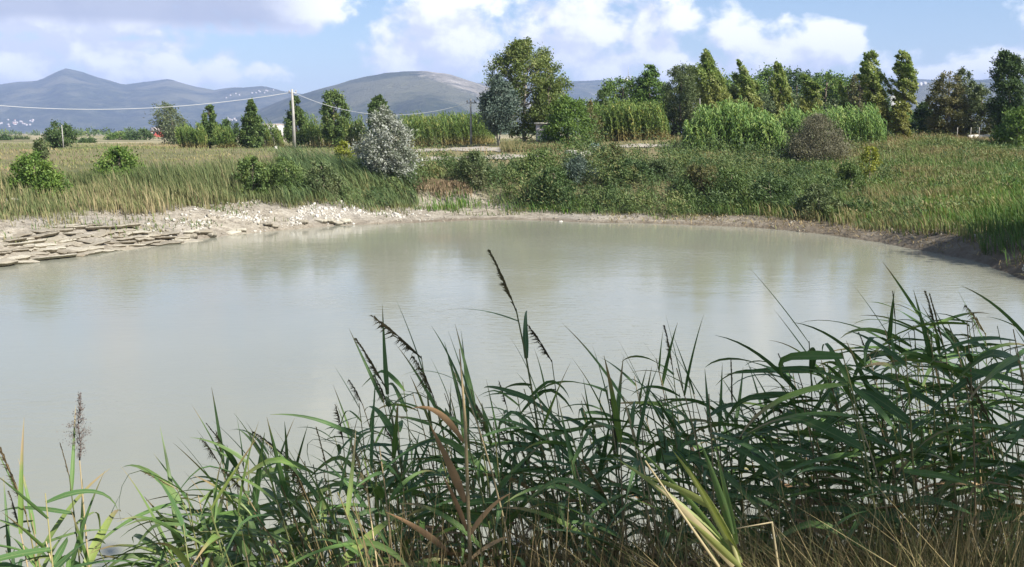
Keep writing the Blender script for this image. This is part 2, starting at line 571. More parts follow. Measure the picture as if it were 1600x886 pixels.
fields = T.ramp(nv, [(.30, (.12, .145, .06)), (.42, (.23, .21, .10)), (.52, (.34, .29, .19)), (.60, (.15, .15, .075)), (.72, (.30, .20, .13))], 'LINEAR')
c = T.mix(bare, turf, soil)
c = T.mix(far, c, fields)
c = T.mix(wet, c, (.12, .095, .065))
out(T, principled(T, c, 0.95, 0.15, bump(T, nf, 1.0, 0.2)))

# mountains
m, T = newmat('mountain_cover')
geo = T.n('ShaderNodeNewGeometry')
pos = geo.outputs['Position']
rock = T.n('ShaderNodeAttribute', attribute_name='rock').outputs['Fac']
n1 = T.noise(pos, 0.012, 9.0, 0.72)
n2 = T.noise(pos, 0.0022, 5.0, 0.55)
wood = T.ramp(n1, [(.36, (.022, .036, .016)), (.5, (.052, .068, .030)), (.64, (.12, .125, .07))])
wood = T.mix(T.smooth(n2, .50, .62), wood, (.15, .15, .085))
stone = T.ramp(n1, [(.35, (.15, .14, .085)), (.5, (.29, .26, .20)), (.7, (.48, .44, .37))])
c = T.mix(T.smooth(T.math('ADD', rock, T.math('MULTIPLY', T.math('SUBTRACT', n1, .5), 1.6)), .35, .75), wood, stone)
out(T, principled(T, c, 0.95, 0.1, bump(T, T.math('ADD', n1, n2), 1.0, 40.0)))

# ------------------------------------------------------------------ pond outline and terrain
shore_px = [(-60, 424), (0, 415), (50, 408), (100, 402), (200, 388), (300, 376), (400, 364), (460, 358), (520, 353), (600, 350), (700, 345),
            (770, 343), (850, 344), (900, 347), (1000, 349), (1100, 352), (1200, 357), (1300, 367), (1400, 383), (1500, 403), (1560, 419), (1592, 436)]
POND = [on_z(px, py, 0)[:2] for px, py in shore_px]
POND += [np.array(p) for p in [(15.6, 28.5), (14.6, 26.6), (13.9, 25.0), (13.6, 22.0), (12.6, 17.0), (11.2, 12.5), (8.6, 9.2), (5.0, 7.4), (2.0, 6.9), (-1.5, 6.7), (-5.0, 6.6), (-9, 6.9),
                                (-15, 8.5), (-22, 12.5), (-27, 19), (-27.5, 26), (-24, 30.5)]]
POND = np.array(POND)


def smooth_poly(p, it=2):
    for _ in range(it):
        q = np.roll(p, -1, 0)
        p = np.stack((0.75 * p + 0.25 * q, 0.25 * p + 0.75 * q), 1).reshape(-1, 2)
    return p


POND_S = smooth_poly(POND, 2)
ang = np.arange(len(POND_S))
cen = POND_S.mean(0)


def pond_sd(x, y):
    """signed distance to the shore, positive on land, with small coves"""
    x, y = np.asarray(x, float), np.asarray(y, float)
    shp = x.shape
    P = np.stack((x.ravel(), y.ravel()), 1)
    res = np.empty(len(P))
    A, B = POND_S, np.roll(POND_S, -1, 0)
    AB = B - A
    L2 = (AB ** 2).sum(1)
    for s in range(0, len(P), 20000):
        p = P[s:s + 20000]
        d = p[:, None, :] - A[None]
        t = np.clip((d * AB[None]).sum(2) / L2, 0, 1)
        r = d - t[..., None] * AB[None]
        dist = np.sqrt((r ** 2).sum(2).min(1))
        cond = (A[None, :, 1] > p[:, 1:2]) != (B[None, :, 1] > p[:, 1:2])
        xi = AB[None, :, 0] * (p[:, 1:2] - A[None, :, 1]) / (AB[None, :, 1] + 1e-12) + A[None, :, 0]
        inside = (cond & (p[:, 0:1] < xi)).sum(1) % 2 == 1
        res[s:s + 20000] = np.where(inside, -dist, dist)
    res = res.reshape(shp)
    near = np.exp(-(res / 4.0) ** 2)
    return res + near * (fbm(x, y, 2.2, 3, 5) - 0.5) * 0.9


PROF_L = ([0, .25, .8, 2.2, 4.0, 5.5, 13, 24], [0, .07, .16, .36, .50, .56, .82, 1.0])
PROF_C = ([0, .5, 3.0, 5.0, 6.6, 7.6, 18, 34], [0, .05, .13, .27, .70, .83, .92, 1.0])
PROF_R = ([0, .4, 1.5, 4, 10, 22, 38], [0, .09, .16, .25, .38, .66, 1.0])
PROF_E = ([0, .3, 1.0, 2.2, 6, 20, 36], [0, .12, .28, .36, .45, .68, 1.0])
PROF_N = ([0, .6, 1.6, 4.2, 6.0], [0, .16, .42, .86, 1.0])


def plain(x, y):
    a = x / np.maximum(y, 5.0)
    k = np.interp(a, [-.55, -.22, -.1, 0, .12, .3, .5], [0.0, .05, .30, .70, 1.05, 1.35, 1.45])
    base = 2.78 - .55 * sstep(15, 40, y) * (1 - sstep(62, 98, y)) + k * sstep(55, 92, y) * (1 - .6 * sstep(200, 800, y))
    base = base + (fbm(x, y, 14, 3, 11) - .5) * .35 * sstep(8, 30, y) + (fbm(x, y, 120, 3, 12) - .5) * 1.2 * sstep(120, 400, y)
    return base


def ground_z(x, y, sd=None):
    x, y = np.asarray(x, float), np.asarray(y, float)
    if sd is None:
        sd = pond_sd(x, y)
    a = x / np.maximum(y, 5.0)
    P = plain(x, y)
    fl, fc, fr, fn = (np.interp(sd, *p) for p in (PROF_L, PROF_C, PROF_R, PROF_N))
    wl = 1 - sstep(-.20, -.10, a)
    wr = sstep(.12, .30, a)
    f = fl * wl + fr * wr + fc * np.clip(1 - wl - wr, 0, 1)
    we = sstep(.36, .45, a)
    f = f * (1 - we) + np.interp(sd, *PROF_E) * we
    wn = 1 - sstep(9, 22, y)
    f = f * (1 - wn) + fn * wn
    z = f * P
    rough = (fbm(x, y, 1.3, 4, 21) - .5) * .34 * sstep(.15, 2.0, sd) * (1 - .6 * sstep(14, 30, sd))
    z = z + rough
    wt = (1 - sstep(-.30, -.20, a)) * (1 - sstep(3.6, 5.0, sd)) * sstep(.02, .3, sd) * (y > 15)
    tq = z / .12 + (fbm(x, y, 1.1, 3, 23) - .5) * 1.6
    zq = .12 * (np.floor(tq) + sstep(.72, 1.0, tq - np.floor(tq)) - (fbm(x, y, 1.1, 3, 23) - .5) * 1.6)
    z = z * (1 - wt) + zq * wt
    z = np.where(sd > 0, np.maximum(z, .012 + .05 * np.minimum(sd, 1)), z)
    return np.where(sd < 0, np.maximum(-1.8, .45 * sd), z)


def gz(x, y):
    return float(ground_z(np.array([x]), np.array([y]))[0])


rows = np.concatenate((np.arange(-14, 0, 1.0), np.arange(0, 12, .3), np.arange(12, 30, .6), np.arange(30, 66, .3), np.arange(66, 130, 1.2),
                       np.geomspace(130, 9300, 90)))
ucol = np.linspace(-1, 1, 361)
ucol = np.sign(ucol) * (0.55 * np.abs(ucol) + 0.45 * np.abs(ucol) ** 3)
Yg = np.repeat(rows[:, None], len(ucol), 1)
Xg = ucol[None, :] * (34 + 1.0 * np.maximum(Yg, 0))
SDg = pond_sd(Xg, Yg)
Zg = ground_z(Xg, Yg, SDg)
nr, nc = Xg.shape
idx = np.arange(nr * nc).reshape(nr, nc)
quads = np.stack((idx[:-1, :-1], idx[:-1, 1:], idx[1:, 1:], idx[1:, :-1]), -1).reshape(-1, 4)
ag = Xg / np.maximum(Yg, 5.0)
bare_w = np.interp(ag, [-.6, -.3, -.12, -.04, .06, .2, .32, .5], [5.2, 5.6, 6.0, 6.2, 3.6, 3.0, 2.0, 1.6])
bare = 1 - sstep(.75, 1.15, SDg / bare_w + (fbm(Xg, Yg, 3, 3, 31) - .5) * .5)
bare = bare * np.where(Yg < 12, .35, 1)
wetm = (1 - sstep(.12, .7, SDg + (fbm(Xg, Yg, .9, 3, 35) - .5) * .6)) * np.interp(ag, [-.2, -.08], [.35, .8])
wetm = np.maximum(wetm, sstep(.10, .30, ag) * (1 - sstep(1.2, 3.2, SDg)) * .75 * (.5 + fbm(Xg, Yg, 1.2, 3, 33)))
farm = sstep(120, 190, Yg)
me = mesh_np('ground', np.stack((Xg, Yg, Zg), -1).reshape(-1, 3), [quads], {'bare': bare.ravel(), 'wet': wetm.ravel(), 'far': farm.ravel()}, smooth=True)
tag(obj('ground', me, MATS['ground_soil']), 'dry grassy plain with bare pale soil sloping into the pond', 'ground', kind='structure')

# water sheet
xs, ys = np.linspace(-30, 22, 60), np.linspace(4.5, 56, 60)
wx, wy = np.meshgrid(xs, ys)
idx = np.arange(wx.size).reshape(wx.shape)
quads = np.stack((idx[:-1, :-1], idx[:-1, 1:], idx[1:, 1:], idx[1:, :-1]), -1).reshape(-1, 4)
# keep only the cells that touch the pond
sdw = pond_sd(wx, wy).ravel()
quads = quads[(sdw[quads] < 1.2).any(1)]
tag(obj('pond_water', mesh_np('pond_water', np.stack((wx, wy, np.zeros_like(wx)), -1).reshape(-1, 3), [quads], smooth=True), MATS['pond_water']),
    'milky grey-green pond water with faint ripples', 'water', kind='structure')

# ------------------------------------------------------------------ mountains
RANGES = [  # distance, depth, ridge as photograph pixels
    (6200, 2300, [(-500, 165), (-250, 140), (-100, 138), (0, 135), (40, 130), (62, 128), (100, 110), (130, 116), (195, 134), (265, 125), (310, 138), (335, 142), (360, 137), (410, 134), (445, 141), (520, 152), (620, 175), (760, 200)]),
    (3600, 1250, [(230, 212), (330, 196), (400, 168), (450, 145), (500, 131), (560, 116), (600, 111), (660, 109), (700, 114), (740, 127), (800, 150), (880, 175), (980, 200), (1050, 212)]),
    (2750, 420, [(545, 212), (575, 195), (600, 172), (640, 152), (670, 148), (710, 156), (750, 176), (790, 196), (830, 212)]),
    (5600, 1500, [(640, 200), (740, 128), (800, 130), (850, 127), (890, 123), (960, 127), (1040, 132), (1120, 132), (1250, 126), (1320, 119), (1440, 119), (1500, 121), (1600, 120), (1800, 124), (2100, 140), (2300, 170)]),
    (3900, 800, [(1240, 212), (1330, 190), (1400, 160), (1440, 135), (1490, 123), (1560, 121), (1620, 119), (1760, 126), (1900, 150), (2100, 195)]),
]


def mountain_z(x, y):
    a = x / y
    wy_ = y + (fbm(x, y, 900, 4, 41) - .5) * 900
    z = np.full(np.shape(x), -30.0)
    rk = np.zeros(np.shape(x))
    for i, (D, Wd, prof) in enumerate(RANGES):
        pa = [pix_dir(px, py)[0] / pix_dir(px, py)[1] for px, py in prof]
        pe = [max(0.0, pix_dir(px, py)[2] / pix_dir(px, py)[1]) for px, py in prof]
        R = np.interp(a, pa, pe, left=0, right=0) * D + 4.5
        q = np.clip(1 - np.abs((wy_ - D) / Wd) ** 1.6, 0, 1)
        zi = R * q ** 1.1 * (1 + (fbm(x, y, 420, 4, 50 + i) - .5) * .55 * (1 - q)) + (fbm(x, y, 170, 4, 60 + i) - .5) * R * .10 - 8
        new = zi > z
        z = np.where(new, zi, z)
        rk_i = np.zeros(np.shape(x))
        if i == 1:
            rk_i = sstep(-.135, -.06, a) * sstep(.62, .93, q) * .9 + sstep(-.08, -.02, a) * .35  # pale rock over dark wood also paints a sunlit ridge above cloud shadow
        if i in (3, 4):
            rk_i = rk_i + .28
        rk = np.where(new, rk_i, rk)
    return z, rk


my = np.concatenate((np.linspace(1500, 4600, 130), np.linspace(4650, 8800, 75)))
ma = np.linspace(-.85, .85, 290)
MY = np.repeat(my[:, None], len(ma), 1)
MX = ma[None, :] * MY
MZ, MR = mountain_z(MX, MY)
idx = np.arange(MX.size).reshape(MX.shape)
quads = np.stack((idx[:-1, :-1], idx[:-1, 1:], idx[1:, 1:], idx[1:, :-1]), -1).reshape(-1, 4)
keep = (MZ.ravel()[quads] > -12).any(1)
tag(obj('mountains', mesh_np('mountains', np.stack((MX, MY, MZ), -1).reshape(-1, 3), [quads[keep]], {'rock': MR.ravel()}, smooth=True), MATS['mountain_cover']),
    'wooded blue mountains and rounded rocky hill behind the plain', 'mountains', kind='structure')


# ------------------------------------------------------------------ plant builders
def blades_mesh(name, base, h, lean, width, tint, face=None):
    """arching tapered blades: base (N,3), h (N), lean (N,2)"""
    n = len(base)
    if face is None:
        face = RNG.uniform(0, 2 * math.pi, n)
    s = np.stack((np.cos(face), np.sin(face), np.zeros(n)), 1) * (width * .5)[:, None]
    mid = base + np.stack((lean[:, 0] * .30, lean[:, 1] * .30, h * .58), 1)
    tip = base + np.stack((lean[:, 0], lean[:, 1], np.maximum(h - .25 * np.hypot(lean[:, 0], lean[:, 1]), h * .35)), 1)
    v = np.stack((base - s, base + s, mid + s * .8, mid - s * .8, tip), 1).reshape(-1, 3)
    i0 = np.arange(n) * 5
    q = np.stack((i0, i0 + 1, i0 + 2, i0 + 3), 1)
    t = np.stack((i0 + 3, i0 + 2, i0 + 4), 1)
    hg = np.tile((0, 0, .58, .58, 1.0), n)
    return mesh_np(name, v, [q, t], {'tint': np.repeat(tint, 5), 'hgt': hg})


def leaves_arrays(pos, d, L, Wd):
    n = len(pos)
    r = RNG.normal(size=(n, 3))
    s = np.cross(d, r)
    s /= np.linalg.norm(s, axis=1, keepdims=True) + 1e-9
    a = pos
    m = pos + d * (L * .5)[:, None]
    b = pos + d * L[:, None]
    s = s * (Wd * .5)[:, None]
    return np.stack((a, m + s, b, m - s), 1).reshape(-1, 3)


def leaves_mesh(name, pos, d, L, Wd, tint, hgt):
    v = leaves_arrays(pos, d, L, Wd)
    q = np.arange(len(v)).reshape(-1, 4)
    return mesh_np(name, v, [q], {'tint': np.repeat(tint, 4), 'hgt': np.repeat(hgt, 4)})


def unit(v):
    return v / (np.linalg.norm(v, axis=-1, keepdims=True) + 1e-9)


def profile(kind, t):
    if kind == 'cone':
        return np.clip(1 - t, 0, 1) ** .75 * np.clip(.55 + t * 3, 0, 1)
    if kind == 'column':
        return np.sin(np.pi * np.clip(t * .86 + .10, 0, 1)) ** .55
    if kind == 'ovoid':
        return np.sin(np.pi * np.clip(t, 0, 1) ** .72) ** .8
    if kind == 'dome':
        return np.sqrt(np.clip(1 - t ** 2, 0, 1))
    return np.sqrt(np.clip(1 - (2 * t - 1) ** 2, 0, 1))       # round


def make_plant(name, label, cat, px, top, d, wpx, mat, prof='round', t0=.12, clumps=60, per=60, cs=.24, cz=1.0, leaf=.2, aspect=.5, wind=0.0,
               streak=None, scurve=0.0, bark='bark', limbs=9, trunk_r=None, lobes=.5, dirb=(0, 0, .4), group=None, seed=0, multi=1, tiers=0, z_off=0.0, core=.25,
               world=None, tintb=0.0, dense=1.75):
    """tree or shrub: trunk mesh with limbs + crown of leaf faces in clumps"""
    rng = np.random.default_rng(1000 + seed)
    if world is None:
        x0, y0 = at(px, 210, d)[:2]
        g = gz(x0, y0)
        H = at(px, top, d)[2] - g
        R = wpx / F * d * .5
    else:
        x0, y0, H, R = world
        g = gz(x0, y0)
    root = empty(name, (x0, y0, g - .03 + z_off))

    def axis(t):
        t = np.asarray(t, float)
        return np.stack((wind * H * t ** 2.0 + scurve * R * np.sin(t * 2 * np.pi), np.zeros_like(t), t * H), -1)
    # clump centres
    tt = rng.uniform(0, 1, clumps * 3)
    tt = tt[rng.uniform(0, 1, clumps * 3) < np.clip(profile(prof, tt) + .15, 0, 1)][:clumps]
    K = len(tt)
    if tiers:
        tt = (np.floor(tt * tiers) + .5 + rng.normal(0, .2, K)) / tiers
        tt = np.clip(tt, 0, 1)
    azr = rng.uniform(0, 2 * np.pi, K)
    rho = np.sqrt(rng.uniform(core, 1.0, K))
    lob = 1 + lobes * (vnoise(azr * 1.3 + seed, tt * 4.5, seed) - .55)
    rr = R * profile(prof, tt) * rho * lob
    cen_ = axis(t0 + (1 - t0) * tt)
    cen_[:, 0] += rr * np.cos(azr)
    cen_[:, 1] += rr * np.sin(azr)
    ctint = rng.uniform(0, 1, K)
    csz = cs * R * rng.uniform(.6, 1.25, K) * np.clip(profile(prof, tt) + .35, .45, 1)
    per = int(per * dense)
    N = K * per
    ci = np.repeat(np.arange(K), per)
    offv = rng.normal(size=(N, 3)) * .55
    offv[:, 2] *= cz
    pos = cen_[ci] + offv * csz[ci][:, None]
    if streak is not None:
        pos = pos + np.asarray(streak)[None] * (rng.uniform(-1, 1, N) * csz[ci] * 3.0)[:, None]
        pos[:, 0] -= .12 * R * rng.uniform(0, 1, N) ** 2 * (streak[0] < -.5)
    pos[:, 2] = np.maximum(pos[:, 2], .03)
    ddir = unit(rng.normal(size=(N, 3)) * .75 + np.asarray(dirb)[None])
    Ls = leaf * 1.08 * rng.uniform(.55, 1.3, N)
    hgt_ = np.clip(pos[:, 2] / H, 0, 1)
    tint = np.clip(ctint[ci] * .5 + rng.uniform(0, 1, N) * .5 + tintb, 0, 1)
    obj('crown', leaves_mesh('crown', pos, ddir, Ls, Ls * aspect, tint, hgt_), MATS[mat], root)
    # trunk with limbs
    mb = MB()
    tr = trunk_r or max(.02, R * .07)
    for mI in range(multi):
        off_ = np.array((0, 0, 0.)) if multi == 1 else np.array((math.cos(mI * 2.4), math.sin(mI * 2.4), 0)) * R * .16
        ts = np.linspace(0, .88, 9)
        p = axis(ts) + off_ * np.clip(ts * 4, 0, 1)[:, None]
        p[:, :2] += rng.normal(0, tr * .35, (9, 2)) * (ts > 0)[:, None]
        mb.tube(p, tr * (1 - ts * .85) * (1.0 if multi == 1 else .65), 7)
    order = rng.permutation(K)[:limbs]
    for k in order:
        tk = max(.05, t0 + (1 - t0) * tt[k] - .16)
        a_ = axis(np.array([tk]))[0]
        b_ = cen_[k]
        mid = (a_ + b_) / 2 + np.array((0, 0, -.05 * H)) * .5
        mb.tube([a_, mid, b_], [tr * .42, tr * .28, tr * .1], 5)
    mb.build('trunk', MATS[bark], root, smooth=True)
    tag(root, label, cat, group)
    return root


def cane_stand(name, label, px0, px1, top, d, depth, mat, n, leafw=.085, group=None, wind=-.25, seed=0, var=.12, mound=False):
    """a mass of tall canes with arching leaves, one uncountable stand"""
    rng = np.random.default_rng(2000 + seed)
    u = rng.uniform(0, 1, n)
    dd = d + rng.uniform(0, depth, n)
    px = px0 + (px1 - px0) * u
    X = (px - 800) / F * dd / math.cos(PITCH) * .985
    g = ground_z(X, dd)
    ztop = np.array([at(0, top - 5, q)[2] for q in dd])
    H = np.maximum(ztop - g, .6) * rng.uniform(1 - var * 2, 1.0 + var * .3, n)
    H = H * (.72 + .5 * vnoise(u * (px1 - px0) / 14.0 + seed * 7, dd * .8, seed + 3))
    H = H * np.clip(.55 + np.minimum(u, 1 - u) * 9, 0, 1)
    if mound:
        e = (1 - np.abs(u * 2 - 1) ** 2.6) * .62 + .38
        H = H * e
    B, Hh, Ln, Wd, Ti, HG = [], [], [], [], [], []
    me_v, me_q, me_t, tin, hgs = [], [], [], [], []
    ctint = np.clip(rng.uniform(0, .75, n) + (vnoise(X * .7, dd * .7, seed) - .5) * .5, 0, 1)
    # stems
    base = np.stack((X, dd, g - .05), 1)
    lean = np.stack((wind * H * rng.uniform(.4, 1.2, n), rng.normal(0, .08, n) * H), 1)
    nl = 15
    parts_v, parts_t, parts_h, nq, nt_, cnt = [], [], [], [], [], 0

    def strip(b, mid, tip, s, tn, h0, h1):
        nonlocal cnt
        k = len(b)
        v = np.stack((b - s, b + s, mid + s * .9, mid - s * .9, tip), 1).reshape(-1, 3)
        i0 = np.arange(k) * 5 + cnt
        nq.append(np.stack((i0, i0 + 1, i0 + 2, i0 + 3), 1))
        nt_.append(np.stack((i0 + 3, i0 + 2, i0 + 4), 1))
        parts_v.append(v)
        parts_t.append(np.repeat(tn, 5))
        parts_h.append(np.stack((h0, h0, (h0 + h1) / 2, (h0 + h1) / 2, h1), 1).ravel())
        cnt += 5 * k
    z0 = np.zeros(n)
    fa = rng.uniform(0, 2 * np.pi, n)
    s = np.stack((np.cos(fa), np.sin(fa), z0), 1) * .018
    strip(base, base + np.stack((lean[:, 0] * .3, lean[:, 1] * .3, H * .55), 1), base + np.stack((lean[:, 0], lean[:, 1], H), 1), s, ctint, z0, np.ones(n))
    for k in range(nl):
        t = np.clip((k + rng.uniform(0, 1, n)) / nl, 0, 1) ** .8
        p = base + np.stack((lean[:, 0] * t ** 1.7, lean[:, 1] * t ** 1.7, H * t), 1)
        an = rng.uniform(0, 2 * np.pi, n)
        out_ = np.stack((np.cos(an) + wind * 2.2, np.sin(an), z0), 1) * .5
        L = rng.uniform(.40, .85, n) * (.6 + .4 * t)
        m_ = p + out_ * (L * .55)[:, None] + np.stack((z0, z0, L * .38), 1)
        e_ = p + out_ * (L * 1.15)[:, None] + np.stack((z0, z0, L * rng.uniform(-.35, .35, n)), 1)
        sd_ = np.stack((-np.sin(an), np.cos(an), z0), 1) * (leafw * .5)
        hh = np.clip(t, 0, 1)
        strip(p, m_, e_, sd_, np.clip(ctint + rng.normal(0, .25, n), 0, 1), hh, hh)
    me_ = mesh_np(name, np.concatenate(parts_v), [np.concatenate(nq), np.concatenate(nt_)], {'tint': np.concatenate(parts_t), 'hgt': np.concatenate(parts_h)})
    return tag(obj(name, me_, MATS[mat]), label, 'cane', group, 'stuff')


def scatter(n, a0, a1, d0, d1, seed):
    rng = np.random.default_rng(3000 + seed)
    a = rng.uniform(a0, a1, n)
    d = np.sqrt(rng.uniform(d0 * d0, d1 * d1, n))
    return rng, a * d, d


